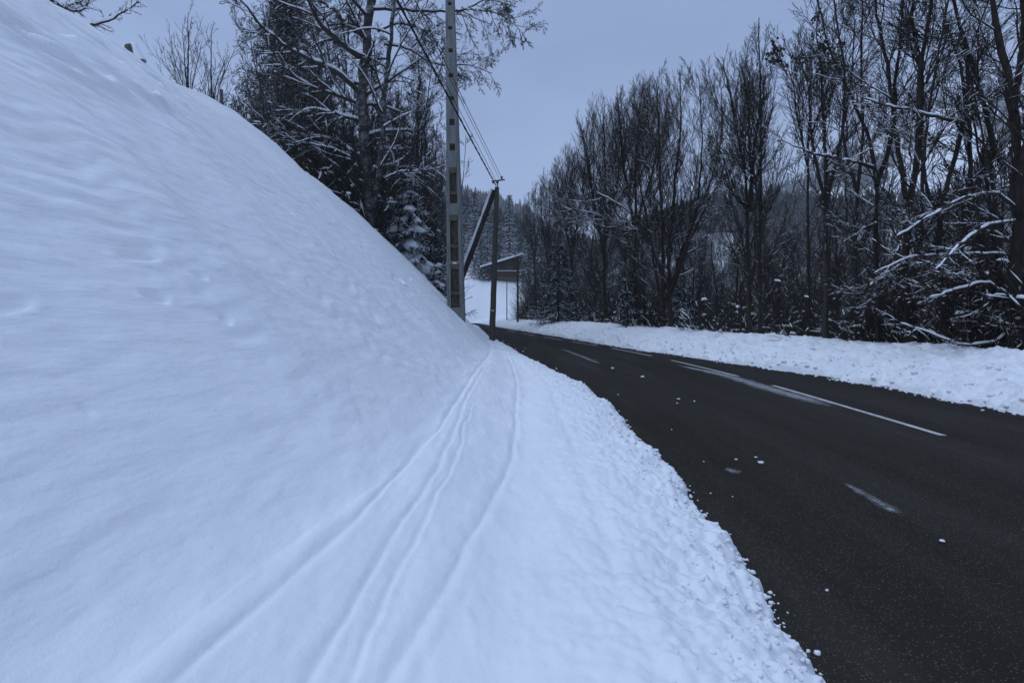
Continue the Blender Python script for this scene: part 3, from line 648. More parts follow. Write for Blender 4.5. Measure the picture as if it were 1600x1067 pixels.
bs = [bush(300+i, (46, 60, 40, 54)[i], (2.6, 1.8, 3.6, 2.4)[i], (.5, .8, .35, .9)[i]) for i in range(4)]
def place_many(items, protos, which):
    V = []; Fq = []; n = 0
    for x, y, z, rz, s, k in items:
        v, f = protos[k][which]; c, sn_ = math.cos(rz), math.sin(rz)
        v2 = np.stack([(v[:, 0]*c-v[:, 1]*sn_)*s+x, (v[:, 0]*sn_+v[:, 1]*c)*s+y, v[:, 2]*s+z], 1); V.append(v2); Fq.append(f+n); n += len(v2)
    return np.concatenate(V), np.concatenate(Fq)
g = np.random.default_rng(9); it = []
while len(it) < 520:
    Yy = 9.5+g.random()**1.25*68 if len(it) < 350 else 42+g.random()*36; d = 3.5+g.random()**1.6*11; x = float(xR(Yy))+d
    if not (815 < 800+x/Yy*F < 1720): continue
    z = groundz(x, Yy) if d > 6 else .2-.55*(d-3.5); it.append((x, Yy, z-.1, g.random()*6.28, .7+.7*g.random(), int(g.integers(4))))
v, f = place_many(it, bs, 0); ub = mesh('undergrowth', v, f, M['brush']); tag(ub, 'tangled brown brush filling the strip behind the ploughed snow ridge', kind='stuff')
v, f = place_many(it, bs, 1); us_ = mesh('undergrowth_snow', v, f, M['bsnow']); tag(us_, 'clumps of snow caught in the roadside brush', kind='stuff')
# far brush / bare woodland mass across the valley
def twigmass(seed, n=26, H=9):
    g = np.random.default_rng(seed); P = []; 
    z = np.linspace(0, 1, 6)[None, :, None]; a = g.normal(size=(n, 1, 3))*[1.6, 1.6, 0]; d = g.normal(size=(n, 1, 3))*[.9, .9, 0]; h = H*(.6+.5*g.random((n, 1, 1)))
    Q = a + d*z + np.array([0, 0, 1.])*h*z + g.normal(size=(n, 6, 3))*.12; Rn = (.05*(1-.8*z[..., 0]))*np.ones((n, 1))
    tb = TB(); tb.add(Q, Rn, 3); Q2, R2 = kids(Q, Rn, 9, .2, .6, .28, 4, .12, .12, .6, .018, g, relative=True); tb.add(Q2, R2, 3)
    sn = TB(); snow_on(sn, Q2, R2, g, 1.2, .5, 3, add=.03, hmin=.4); return tb.arrays(), sn.arrays()
tm = [twigmass(400+i) for i in range(3)]
it = []; g = np.random.default_rng(12)
while len(it) < 620:
    Yy = 78+g.random()*112; u_ = .05+g.random()*1.05
    if len(it) > 520: Yy = 140+g.random()*60; u_ = .32+g.random()*.35
    u_ = u_; x = u_*Yy; it.append((x, Yy, groundz(x, Yy)-.3, g.random()*6.28, .7+.5*g.random(), int(g.integers(3))))
v, f = place_many(it, tm, 0); tag(mesh('valley_wood', v, f, M['brush']), 'dark bare woodland mass across the valley', kind='stuff')
v, f = place_many(it, tm, 1); tag(mesh('valley_wood_snow', v, f, M['bsnow']), 'snow caught in the far bare woodland', kind='stuff')
# ------------------------------------------------------------------ left: birch
birch_style = [dict(k=22, lk=18, t0=.15, ang=1.1, length=3.2, n=10, up=-.01, wob=.10, rs=.42, tip=.010, sides=5, snow=1.3, thr=.28, lshape=.3),
               dict(k=10, t0=.2, ang=.75, length=.40, n=7, up=-.03, wob=.13, rs=.5, tip=.006, sides=4, snow=.8, thr=.58, relative=True),
               dict(k=8, t0=.15, ang=.7, length=.5, n=6, up=-.10, wob=.13, rs=.6, tip=.004, sides=3, snow=.5, thr=.74, relative=True),
               dict(k=4, t0=.2, ang=.6, length=.5, n=4, up=-.12, wob=.12, rs=.6, tip=.0035, sides=3, snow=0, relative=True)]
bY = 23.0; bb_ = P3(575, 372, bY)
make_tree('big birch with patchy white and black trunk, long snow-covered limbs sweeping left', 'tree', bb_,
    [([bb_-np.array([0, 0, .5]), P3(578, 330, bY), P3(572, 250, bY), P3(566, 170, bY), P3(572, 90, bY), P3(578, 20, bY), P3(578, -80, bY), P3(575, -200, bY)], .30, .10),
     ([P3(582, 340, bY), P3(592, 260, bY-.3), P3(600, 160, bY-.5), P3(612, 60, bY-.6), P3(618, -40, bY-.7), P3(625, -150, bY-.7)], .14, .04)],
    birch_style, 501, bark='birch', twig='bark2', group=None, name='birch_tree',
    limbs=[(pth(bY, (566, 150), (540, 122), (505, 102), (455, 80), (418, 52), (395, 25), (370, -10), dY=-2.), .13, .03),
           (pth(bY, (567, 165), (530, 150), (485, 135), (450, 112), (425, 80), (405, 45), dY=-1.5), .08, .015),
           (pth(bY, (570, 95), (535, 70), (505, 45), (485, 10), (470, -20), dY=-1.5), .13, .05),
           (pth(bY, (572, 60), (545, 40), (520, 15), (490, -5), dY=1.), .12, .04),
           (pth(bY, (565, 190), (530, 180), (490, 170), (455, 180), (425, 195), dY=-1.5), .08, .015),
           (pth(bY, (570, 250), (520, 218), (470, 212), (430, 200), (395, 190), dY=-2.), .08, .015),
           (pth(bY, (572, 280), (540, 240), (500, 228), (460, 222), (440, 205), dY=-1.8), .06, .012),
           (pth(bY, (580, 15), (640, 16), (697, 20), (735, 15), (760, -5), (800, 10), dY=-.6), .07, .015),
           (pth(bY, (735, 15), (775, 20), (800, 35), (820, 55), dY=-.6), .03, .008),
           (pth(bY, (590, 50), (620, 35), (660, 45), (690, 75), (720, 130), dY=.6), .05, .012),
           (pth(bY, (600, 70), (640, 75), (665, 95), (690, 104), (730, 100), (770, 115), dY=.6), .05, .012),
           (pth(bY, (590, 260), (610, 262), (630, 250), (650, 225), (665, 180), (675, 100), dY=-.6), .05, .015),
           (pth(bY, (600, 280), (625, 268), (650, 268), (690, 262), dY=-.6), .04, .012)], snow=1.25)
# --- second slim tree left of pole, small trees and shrubs on the crest
gl = [proto(LL, 520+i, H, st, r, vstyle(k1, l1, .75, up, 9, 6, .0055, .12, .13), GL, snow=.9) for i, (H, st, r, k1, l1, up) in enumerate(((15, 2, .12, 20, 2.6, .08), (13, 4, .09, 12, 2.2, .10), (10, 5, .06, 10, 1.9, .08), (16, 1, .14, 26, 2.4, .06)))]
g = np.random.default_rng(77); used = set(); spots = []
tries = 0
while len(spots) < 165 and tries < 4000:
    tries += 1
    Yy = 28+g.random()**1.1*40; px = 335+g.random()*410; x = (px-800)/F*Yy
    if px < 430 and Yy < 27: continue
    if x > float(xB(Yy))-3.2: continue
    if any((x-a)**2+(Yy-b2)**2 < 1.0 for a, b2 in spots): continue
    spots.append((x, Yy))
def topleft(px): return np.interp(px, [330, 420, 470, 560, 690, 705, 722, 745], [130, 40, -80, -60, -60, 100, 210, 262])
for x, Yy in spots:
    px = 800+x/Yy*F; z = groundz(x, Yy); zmax = EYE+(490-topleft(px)-10)/F*Yy
    k = int(g.integers(4)); H = (15, 13, 10, 16)[k]*1.08; s = min(.75+g.random()*.55, max(.25, (zmax-z)/H))
    if k not in used:
        used.add(k); gl[k].location = (x, Yy, z-.2); gl[k].rotation_euler = (0, 0, g.random()*6.28); gl[k].scale = (s,)*3
    else: dup(gl[k], (x, Yy, z-.2), g.random()*6.28, s)
# dense low tangle behind the bank crest
it = []; g = np.random.default_rng(78)
while len(it) < 300:
    Yy = 22.5+g.random()*30; px = 330+g.random()*400; x = (px-800)/F*Yy
    if x > float(xB(Yy))-3.0 or (px < 400 and Yy > 34) or (px > 590 and Yy < 31) or px > 690: continue
    it.append((x, Yy, groundz(x, Yy)-.2, g.random()*6.28, (1.0+1.1*g.random())*(.6 if px < 400 else 1), int(g.integers(4))))
v, f = place_many(it, bs, 0); tag(mesh('hillside_brush', v, f, M['brush']), 'brown tangle of brush above the left bank', kind='stuff')
v, f = place_many(it, bs, 1); tag(mesh('hillside_brush_snow', v, f, M['bsnow']), 'snow caught in the brush above the left bank', kind='stuff')
sty_sh = lambda: vstyle(8, 1.3, .55, .12, 3, 2, .003, .12, .10)
for px, Y_, y1, lab, sd_, stems in ((294, 14.0, 20, 'upright bare shrub on the bank crest, taller and left of its twin', 601, [(268, 80), (285, 45), (315, 70), (250, 90)]),
                           (330, 15.0, 52, 'bare forked shrub on the bank crest just left of the first fence post', 602, [(318, 90), (352, 95), (370, 70)])):
    c0, c1 = crest(Y_+1); b0 = np.array([(px-800)/F*(Y_+1), Y_+1, c1-.35])
    tr = [([b0, P3(px, 140, Y_+1), P3(px, 90, Y_+1), P3(px, y1, Y_+1)], .035, .006)] + [([b0, P3(px*.7+a*.3, 135, Y_+1), P3(a, q, Y_+1)], .022, .005) for a, q in stems]
    make_tree(lab, 'shrub', b0, tr, sty_sh(), sd_, name='bare_shrub', snow=.4)
# larch out of frame at top left, its low boughs hanging into view
lY = 10.8; lb = P3(30, 60, lY)
lar = [dict(k=46, t0=.08, ang=.9, length=.55, n=6, up=.0, wob=.16, rs=.4, tip=.004, sides=3, snow=.8, thr=.5, lshape=.3, lk=46), dict(k=6, t0=.2, ang=.8, length=.4, n=4, up=-.03, wob=.2, rs=.6, tip=.003, sides=3, snow=0, relative=True)]
make_tree('larch boughs with stubby twigs hanging over the crest at the top left corner', 'tree', lb-np.array([0, 0, .6]), [([lb-np.array([0, 0, .6]), P3(28, -120, lY), P3(30, -400, lY)], .16, .06)], lar, 610, name='larch_tree', snow=1.3,
    limbs=[(pth(lY, (30, -25), (80, -2), (105, 16), (125, 20), (140, 8), (138, -20), dY=.3), .035, .010),
           (pth(lY, (30, -15), (75, 2), (100, 11), (130, 2), dY=.2), .03, .01),
           (pth(lY, (30, -10), (100, 35), (140, 43), (165, 35), (195, 20), (218, 3), dY=.3), .045, .012),
           (pth(lY, (30, 0), (120, 50), (160, 65), (190, 75), dY=.3), .025, .008)])
# ------------------------------------------------------------------ spruces
def spruce(label, base, H, rad, seed, name='spruce_tree', snowy=.5, needle='needle', whorls=26, per=8, group=None, droop=.35, dens=26, tw=.32, cat='tree'):
    g = np.random.default_rng(seed); root = empty(name, tuple(base), label, cat, group)
    tr = TB(); zz = np.linspace(0, H, 10); tr.add(np.stack([0*zz, 0*zz, zz], 1), np.linspace(H*.018, .01, 10), 8); tr.build('trunk', M['bark'], root)
    nd = TB(); sn = TB(); n_ = 8
    hs = []; 
    for i in range(whorls):
        q = (i+.5*g.random())/whorls; z0 = H*(.06+.92*q)
        for j in range(per): hs.append((z0+g.normal()*.1, 6.283*j/per+g.random()*.9+i*.7, rad*(1-q)**.8*((.7+.45*g.random()) if snowy < 1.8 else (.35+.85*g.random()))+.12))
    hs = np.array(hs); m_ = len(hs); t_ = np.linspace(0, 1, n_)[None, :]
    r_ = hs[:, 2:3]*t_; dz = -droop*r_*(1-.1*t_) - .10*hs[:, 2:3]*np.sin(t_*3.1) + .12*hs[:, 2:3]*t_**3
    B = np.stack([np.cos(hs[:, 1:2])*r_, np.sin(hs[:, 1:2])*r_, hs[:, 0:1]+dz], -1); Rb = np.linspace(.02, .006, n_)[None, :]*np.ones((m_, 1))
    nd.add(B, Rb, 3)
    # twigs carrying needles: many thin leaf-like blades
    Q, Rq = kids(B, Rb*1.2, dens, .05, 1.0, tw, 3, -.28, .18, 1.0, .006, g, lshape=.35)
    Rq = np.stack([np.full(len(Q), .012), np.full(len(Q), .026*(.8+H/60) if base[1] < 60 else .07), np.full(len(Q), .004)], 1)*(.7+.6*g.random((len(Q), 1)))
    nd.add(Q, Rq, 4, .45)
    nd.build('crown', M[needle], root)
    if snowy:
        w_ = np.clip(.055*hs[:, 2:3]+.05, .05, .30)*snowy*1.4; mk = sstep(.42, .6, (g.random((m_, n_))*.6+g.random((m_, 1))*1.0)/1.4)
        Rs = w_*mk*np.sin(np.clip(t_*3.3+.2, 0, 3.14)); Rs[:, -1] = 0
        k = Rs.max(1) > .02; sn.add(B[k]+np.array([0, 0, .04+.07*min(snowy, 1.5)]), np.maximum(Rs[k], .001), 6, .55)
        sel = g.random(len(Q)) < min(.35*snowy+.1, .38); Qs = Q[sel]+np.array([0, 0, .03]); sn.add(Qs, Rq[sel]*.8+.004, 4, .6)
        sn.build('snow_cover', M['bsnow'], root)
    return root
def sprat(label, px, Y, ytop, rad, seed, **k):
    x = (px-800)/F*Y; z = groundz(x, Y)-.1; H = EYE+(490-ytop)/F*Y-z
    return spruce(label, (x, Y, z), H, rad, seed, **k)
sprat('tall dark spruce rising behind the birch limbs, almost free of snow', 448, 33, -60, 5.6, 701, snowy=.2, needle='needle2', whorls=38, per=9, dens=60, tw=.6)
sprat('broad dark spruce low behind the birch, left of its trunk', 498, 36, 120, 5.2, 702, snowy=.2, needle='needle2', whorls=28, per=9, dens=60, tw=.55)
sprat('dark spruce half hidden in the wood left of the concrete pole', 640, 44, 215, 4.2, 703, snowy=.3, whorls=24, per=8, dens=50, tw=.5)
# young spruce loaded with snow at the bank edge
x_ = (640-800)/F*25.5
spruce('young spruce loaded with thick snow pads at the edge of the bank', (x_, 25.5, 2.4), 6.0, 2.7, 704, snowy=2.3, whorls=10, per=8, dens=80, tw=.40, droop=.6)
spruce('snow-padded young spruce crowding the left side of the bigger one', ((612-800)/F*27, 27.0, 3.6), 4.2, 2.2, 706, snowy=2.0, whorls=9, per=7, dens=60, tw=.4, droop=.6)
spruce('small snow-draped spruce tucked between the bank and the concrete pole', ((683-800)/F*25.0, 25.0, 1.0), 2.9, 1.3, 705, snowy=1.9, whorls=7, per=6, dens=60, tw=.3, droop=.5)
GF = 'dark spruces beyond the snowy field'
for i, (px, Y, yt, rr, lab) in enumerate(((796, 128, 300, 4.2, 'tall pointed spruce just right of the wooden pole, highest of the far group'), (741, 118, 296, 4.0, 'dusted spruce showing between concrete pole and brace'), (762, 135, 318, 4.4, 'spruce right behind the pole brace'),
        (780, 120, 345, 3.6, 'shorter spruce directly behind the wooden pole'), (725, 135, 320, 4.2, 'spruce mostly hidden behind the concrete pole'), (826, 106, 352, 3.4, 'dark spruce standing in front of the chalet\'s right roof slope'), (752, 112, 372, 2.8, 'low spruce left of the chalet roof'), (846, 102, 345, 3.8, 'spruce behind the thin end of the bare tree row'), (865, 150, 345, 4.5, 'spruce behind the far bare trees, rightmost of the far group'))):
    sprat(lab, px, Y, yt, rr, 720+i, snowy=.55, whorls=24, per=7, dens=14, tw=.8, group=GF)
sprat('small dark evergreen in the brush below the stepped-down tree', 872, 40, 372, 2.6, 740, snowy=.22, whorls=13, per=7, dens=40, tw=.5)
sprat('little bushy evergreen with a snow cap left of the vase-shaped tree', 980, 27, 432, 1.2, 741, snowy=.3, whorls=8, per=6, dens=44, tw=.3, droop=.1)
sprat('little round evergreen under the widest bare tree', 1068, 23.5, 440, 1.1, 742, snowy=.3, whorls=7, per=6, dens=44, tw=.3, droop=.0)
# ------------------------------------------------------------------ forests on the hills (masses)
def far_forest(name, label, mat, n, sel, seed, hmin, hmax):
    g = np.random.default_rng(seed); S, Lr = 7, 5; V = []; Fq = []; nn = 0; c = 0; guard = 0
    while c < n and guard < n*30:
        guard += 1
        u_, Yy = sel(g); x = u_*Yy
        z = float(terr(x, Yy)); H = hmin+(hmax-hmin)*g.random(); w_ = H*(.17+.06*g.random()); a0 = g.random()*6
        a = a0+np.arange(S)*2*math.pi/S
        for l in range(Lr):
            q0 = l/Lr; r = w_*(1-q0)**.8*(.75+.5*g.random(S)); zb_ = z+H*(.08+.86*q0)-.06*H*g.random(S); zt = z+H*(.08+.86*(q0+1.7/Lr)) if l < Lr-1 else z+H
            ring = np.stack([x+np.cos(a)*r, Yy+np.sin(a)*r, zb_], 1); V.append(ring); V.append(np.array([[x, Yy, min(zt, z+H)]]))
            i = np.arange(S); Fq.append(np.stack([nn+i, nn+(i+1) % S, np.full(S, nn+S)], 1)); nn += S+1
        c += 1
    V = np.concatenate(V); Fq = np.concatenate(Fq)
    o = mesh(name, V, Fq, mat, smooth=False); tag(o, label, kind='stuff')
far_forest('left_hill_forest', 'hazy snow-dusted conifer forest on the far left hill', M['farwood2'], 2600, lambda g: (-.35+g.random()*.46, 300+g.random()*190), 801, 9, 16)
far_forest('middle_hill_forest', 'dark conifer forest on the low hill behind the right trees', M['farwood'], 2600, lambda g: (.06+g.random()*1.2, 205+g.random()*85), 802, 8, 14)
def mount(g):
    while True:
        u_ = .2+g.random()*1.25; Yy = 380+g.random()*330
        if float(vnoise(u_*7, Yy/45., 91))+float(vnoise(u_*19, Yy/22., 92))*.6 > -.02: return u_, Yy
far_forest('mountain_forest', 'patches of forest among snowfields on the pale mountain at right', M['farwood2'], 3200, mount, 803, 9, 15)
far_forest('near_slope_forest', 'dark conifers at the foot of the field behind the chalet', M['farwood'], 260, lambda g: (-.2+g.random()*.34, 140+g.random()*55), 804, 13, 20)
# ------------------------------------------------------------------ poles
def boxv(x0, x1, y0, y1, z0, z1): return [(x0, y0, z0), (x1, y0, z0), (x1, y1, z0), (x0, y1, z0), (x0, y0, z1), (x1, y0, z1), (x1, y1, z1), (x0, y1, z1)]
BF = [(0, 3, 2, 1), (4, 5, 6, 7), (0, 1, 5, 4), (1, 2, 6, 5), (2, 3, 7, 6), (3, 0, 4, 7)]
cY = 18.0
cb = np.array([(712.5-800)/F*cY, cY, .6]); Hc = 13.5
cpole = empty('concrete_pole', tuple(cb), 'tall grey concrete utility pole with recessed foot pockets, rising from the bank', 'utility pole')
lean = (703.5-712.5)/F*cY/ (P3(700, 0, cY)[2]-P3(700, 480, cY)[2])
def hw(z): return np.interp(z+cb[2], [1.2, 12.5, 16], [.305, .158, .13])     # half width
def zpx(y): return EYE-(y-490)/F*cY-cb[2]
pockets = []   # (z0,z1,halfwidth fraction)
for ya, yb in ((481, 412), (408, 336), (318, 262)): pockets.append((zpx(ya), zpx(yb), .52))
for yc, hh in ((230, 5.5), (191, 5.0), (154, 3.2), (118, 3.2), (79, 3.0), (44, 2.8), (6, 2.6)): pockets.append((zpx(yc+hh), zpx(yc-hh), .42))
pockets.insert(0, (zpx(560), zpx(486), .52)) if False else None
pockets.sort()
V = []; Fc = []
def fp(sx, z, y=0.0): V.append((lean*z + sx, y, z)); return len(V)-1
dep = .5
def quad(*i): Fc.append(tuple(i))
zs = [0.0]; 
for z0, z1, fr_ in pockets: zs += [z0, z1]
zs.append(Hc)
bev = .03
for i in range(len(zs)-1):
    za, zb_ = zs[i], zs[i+1]; pk = i % 2 == 1
    wa, wb = hw(za), hw(zb_); 
    if not pk:
        a = [fp(-wa+bev, za), fp(wa-bev, za), fp(wb-bev, zb_), fp(-wb+bev, zb_)]; quad(*a)
    else:
        fr_ = pockets[i//2][2]; pa, pb = wa*fr_, wb*fr_
        quad(fp(-wa+bev, za), fp(-pa, za), fp(-pb, zb_), fp(-wb+bev, zb_)); quad(fp(pa, za), fp(wa-bev, za), fp(wb-bev, zb_), fp(pb, zb_))
    # chamfers and sides and back
    d1, d2 = wa*1.7, wb*1.7
    quad(fp(wa-bev, za), fp(wa, za, bev), fp(wb, zb_, bev), fp(wb-bev, zb_)); quad(fp(-wa, za, bev), fp(-wa+bev, za), fp(-wb+bev, zb_), fp(-wb, zb_, bev))
    quad(fp(wa, za, bev), fp(wa, za, d1), fp(wb, zb_, d2), fp(wb, zb_, bev)); quad(fp(-wa, za, d1), fp(-wa, za, bev), fp(-wb, zb_, bev), fp(-wb, zb_, d2)); quad(fp(wa, za, d1), fp(-wa, za, d1), fp(-wb, zb_, d2), fp(wb, zb_, d2))
quad(fp(-hw(Hc), Hc), fp(hw(Hc), Hc), fp(hw(Hc), Hc, .2), fp(-hw(Hc), Hc, .2))
mesh('shaft', np.array(V), Fc, M['concrete'], cpole, smooth=False)
for z0, z1, fr_ in pockets:
    V = []; Fc = []; wa, wb = hw(z0)*fr_, hw(z1)*fr_; D = .16 if z1-z0 > .5 else .13
    i0 = [fp(-wa, z0), fp(wa, z0), fp(wb, z1), fp(-wb, z1)]; sl_ = .03 if z1-z0 > .5 else .0
    i1 = [fp(-wa*.8, z0+.05, D), fp(wa*.8, z0+.05, D), fp(wb*.8, z1-.06, D), fp(-wb*.8, z1-.06, D)]
    quad(*i1[::-1]) ; 
    for q in range(4): quad(i0[q], i0[(q+1) % 4], i1[(q+1) % 4], i1[q])
    if z1-z0 > .5:
        zm = z0+(z1-z0)*(.33 if z0 < 2.8 else .30)
        bx = boxv(lean*zm-wa*.95, lean*zm+wa*.95, .02, D+.01, zm-.06, zm+.06); n_ = len(V); V += bx; Fc += [tuple(n_+k for k in f_) for f_ in BF]
        bx = boxv(lean*z1-wb*1.12, lean*z1+wb*1.12, -.015, D, z1-.20, z1-.02); n_ = len(V); V += bx; Fc += [tuple(n_+k for k in f_) for f_ in BF]
    mesh('foot_pocket', np.array(V), Fc, M['pocket'], cpole, smooth=False)
zc = pockets[0][1]; tb = TB(); tb.add(np.array([(lean*zc-.09, .02, zc+.0), (lean*zc-.04, .02, zc+.015), (lean*zc+.04, .02, zc+.02), (lean*zc+.1, .02, zc)]), np.array([.01, .05, .05, .01]), 8, .6); tb.build('snow_cap', M['bsnow'], cpole)
# wooden pole + brace
wY = 25.8; wb_ = P3(768.5, 536, wY); wt = P3(776.5, 293, wY)
wp = empty('wooden_pole', tuple(wb_), 'weathered wooden utility pole with a slanting brace at the road edge', 'utility pole')
g = np.random.default_rng(3); q = np.linspace(0, 1, 24)[:, None]; pts = (1-q)*np.array([0, 0, -.3])+q*(wt-wb_); pts[1:-1, :2] += g.normal(size=(22, 2))*.006
tb = TB(); tb.add(pts, np.linspace(.165, .115, 24), 14); top = pts[-1]; tb.add(np.array([top, top+[0, 0, .02]]), np.array([.115, .002]), 14); tb.build('shaft', M['wood'], wp)
b0 = P3(703, 480, 27.2)-wb_; b1 = P3(775.5, 297, wY)-wb_; b1[0] -= .1; q = np.linspace(0, 1, 20)[:, None]; bp = b0*(1-q)+b1*q+np.array([0, 0, -.10])*np.sin(q*math.pi)
tb = TB(); tb.add(bp, np.linspace(.17, .13, 20), 12); tb.build('brace', M['creo'], wp)
tb = TB(); n3 = unit(np.cross(np.array([0, 1., 0]), (b1-b0)))*1; n3 = n3 if n3[2] > 0 else -n3
tb.add(bp[2:]+n3*.12, np.linspace(.12, .10, 18)*(1+.12*g.normal(size=18)), 8); tb.build('brace_snow', M['bsnow'], wp)
tb = TB(); ca = P3(768, 283.5, wY)-wb_; cb2 = P3(789, 281, wY)-wb_; tb.add(np.stack([ca, (ca+cb2)/2, cb2]), np.array([.035]*3), 6); cc = P3(777, 292, wY)-wb_; tb.add(np.stack([cc, P3(779, 282, wY)-wb_]), np.array([.03, .025]), 6); tb.build('crossarm', M['metal'], wp)
for px in (771, 777, 784):
    tb = TB(); o = P3(px, 288 if px < 780 else 281, wY)-wb_+np.array([0, -.12, 0]); tb.add(np.array([o, o+[0, 0, .05], o+[0, 0, .06], o+[0, 0, .12], o+[0, 0, .14]]), np.array([.03, .07, .045, .065, .01]), 8); tb.build('insulator', M['glass'], wp)
tb = TB(); tb.add(np.stack([pts[4]+[-.155, -.02, 0], pts[4]+[-.155, -.02, .05]]), np.array([.01, .01]), 4)
zk = P3(770, 485, wY)-wb_; V = np.array(boxv(zk[0]-.07, zk[0]+.07, -.18, -.16, zk[2]-.05, zk[2]+.03)); mesh('tag_plate', V, BF, M['paint'], wp, smooth=False)
# cables from the wooden pole to a pole behind the camera
def cable(label, a, mid, w_, twist=0):
    a = np.array(a); mid = np.array(mid); d = (mid-a); end = a+d*2.75; end[2] = mid[2]+.9
    q = np.linspace(0, 1, 60); pts = a[None]*(1-q[:, None])+end[None]*q[:, None]
    tm_ = (a[1]-mid[1])/(a[1]-end[1]); zl = a[2]*(1-tm_)+end[2]*tm_; sag = (mid[2]-zl)/(4*tm_*(1-tm_)); pts[:, 2] += sag*4*q*(1-q)
    tb = TB()
    if twist:
        for s in range(3): tb.add(pts+np.stack([np.cos(q*200+s*2.1), 0*q, np.sin(q*200+s*2.1)], 1)*twist, np.full(60, w_), 5)
    else: tb.add(pts, np.full(60, w_), 5)
    return tag(tb.build('overhead_cable', M['cable']), label, 'cable', 'cables running to the wooden pole')
cable('thick twisted overhead cable, lowest of those from the wooden pole', P3(775, 290, wY), P3(620, 0, 11.0), .022, .016)
cable('thin overhead wire running close above the thick cable', P3(778, 288, wY), P3(628, 0, 11.4), .010)
cable('thin overhead wire farthest right, fixed to the crossarm tip', P3(786, 282, wY), P3(648, 0, 11.4), .011)
cable('thin overhead wire between the thick cable and the rightmost one', P3(782, 283, wY), P3(641, 0, 12.2), .009)
# ------------------------------------------------------------------ fence posts, stump, marker poles
def post(label, px, yb, yt, Y, r, name='fence_post', cat='post', mat='post', lean=(0, 0), snow=True, group=None, sides=9):
    b0 = P3(px, yb, Y); h = (yb-yt)/F*Y; o = empty(name, tuple(b0), label, cat, group); g = np.random.default_rng(int(px))
    z = np.array([-.6, 0, .25, .5, .8, .97, 1.0])*h; z[0] = -.6; p = np.stack([z/h*lean[0], z/h*lean[1], z], 1); p[1:, :2] += g.normal(size=(6, 2))*r*.08
    tb = TB(); tb.add(p, r*np.array([1.05, 1.05, 1, .98, .95, .92, .7]), sides); tb.add(np.array([p[-1], p[-1]+[0, 0, .01]]), np.array([r*.7, .001]), sides); tb.build('shaft', M[mat], o)
    if snow: tb = TB(); tb.add(np.array([p[-1]+[-r*1.1, 0, 0], p[-1]+[-r*.4, 0, .03], p[-1]+[r*.4, 0, .03], p[-1]+[r*1.1, 0, 0]]), np.array([.01, r*.7, r*.7, .01]), 8, .8); tb.build('snow_cap', M['bsnow'], o)
    return o
post('round fence post on the crest of the bank beside the forked shrub', 347, 166, 140, 15.2, .05, snow=False, lean=(-.02, 0))
post('short weathered fence post below the birch limbs on the bank edge', 419, 212, 193, 17.4, .055, snow=False, lean=(.02, 0))
st = P3(202, 90, 10.9); stump = empty('tree_stump', tuple(st), 'short broken leaning stump capped with snow at the bank crest', 'stump')
tb = TB(); p = np.array([(.22, 0, -.4), (.16, 0, -.15), (.08, 0, 0), (.03, 0, .14), (-.01, 0, .24), (-.03, 0, .27)]); tb.add(p, np.array([.13, .11, .10, .10, .085, .02]), 10); tb.add(np.array([(.02, 0, -.05), (-.16, 0, .02), (-.26, 0, .12)]), np.array([.05, .035, .01]), 6); tb.build('trunk', M['post'], stump)
tb = TB(); tb.add(p[1:]+np.array([.10, 0, .05]), np.array([.10, .085, .06, .05, .02]), 10); tb.build('snow_cap', M['bsnow'], stump)
post('thin dark snow-marker pole with crossbar left of the brush at the bend', 792, 497, 440, 62, .055, name='marker_pole', mat='creo', snow=False)
post('dark upright pole rising from the ridge at the start of the brush', 809, 503, 402, 50, .10, name='wooden_post', mat='creo', snow=False)
# arching bare bush next to the markers
(va, fa), (vb, fb) = bush(350, 110, 5.0, .45)
o = empty('bare_bush', (1.9, 72, -.8), 'arching bare bush hanging over the field edge beside the dark upright pole', 'bush'); mesh('branches', va, fa, M['brush'], o); mesh('snow_cover', vb, fb, M['bsnow'], o)
# ------------------------------------------------------------------ chalet
kY = 112.0; kx0 = (759-800)/F*kY; zg = EYE-(440-490)/F*kY
ch = empty('chalet', (0, 0, 0), 'dark timber chalet with a snow-edged gable roof at the top of the field', 'house')
ax = (815-800)/F*kY; za = EYE-(401-490)/F*kY; ex = (750-800)/F*kY; ze = EYE-(421-490)/F*kY; W2 = ax-kx0
x1 = ax+W2; D = 12.0; sl_ = (za-ze)/(ax-ex)
zw = za-sl_*W2-.1; zst = zg+1.25
V = [(kx0, kY, zst), (x1, kY, zst), (x1, kY, zw), (ax, kY, za-.15), (kx0, kY, zw), (kx0, kY+D, zst), (x1, kY+D, zst), (x1, kY+D, zw), (ax, kY+D, za-.15), (kx0, kY+D, zw)]
mesh('wall', np.array(V), [(0, 1, 2, 3, 4), (9, 8, 7, 6, 5), (0, 4, 9, 5), (1, 6, 7, 2)], M['chwall'], ch, smooth=False)
mesh('stone_base', np.array(boxv(kx0+2.2, x1+.06, kY-.06, kY+D, zg-1.2, zst)), BF, M['chstone'], ch, smooth=False)
def slab(y0, y1, th, off, over, name, mat):
    exl, exr = ex-over, 2*ax-ex+over; zl = za-sl_*(ax-exl)
    pr_ = [(exl, zl+off), (ax, za+off), (exr, zl+off), (exr, zl+off+th), (ax, za+off+th), (exl, zl+off+th)]
    V = [(x, y0, z) for x, z in pr_]+[(x, y1, z) for x, z in pr_]
    return mesh(name, np.array(V), [(0, 1, 4, 5), (1, 2, 3, 4), (11, 10, 7, 6), (10, 9, 8, 7), (0, 6, 7, 1), (1, 7, 8, 2), (5, 4, 10, 11), (4, 3, 9, 10), (0, 5, 11, 6), (2, 8, 9, 3)], mat, ch, smooth=False)
rf = slab(kY-1.6, kY+D+1, .22, 0, 0, 'roof', M['chwall'])
slab(kY-1.5, kY+D+.9, .42, .225, -.1, 'roof_snow', M['bsnow'])
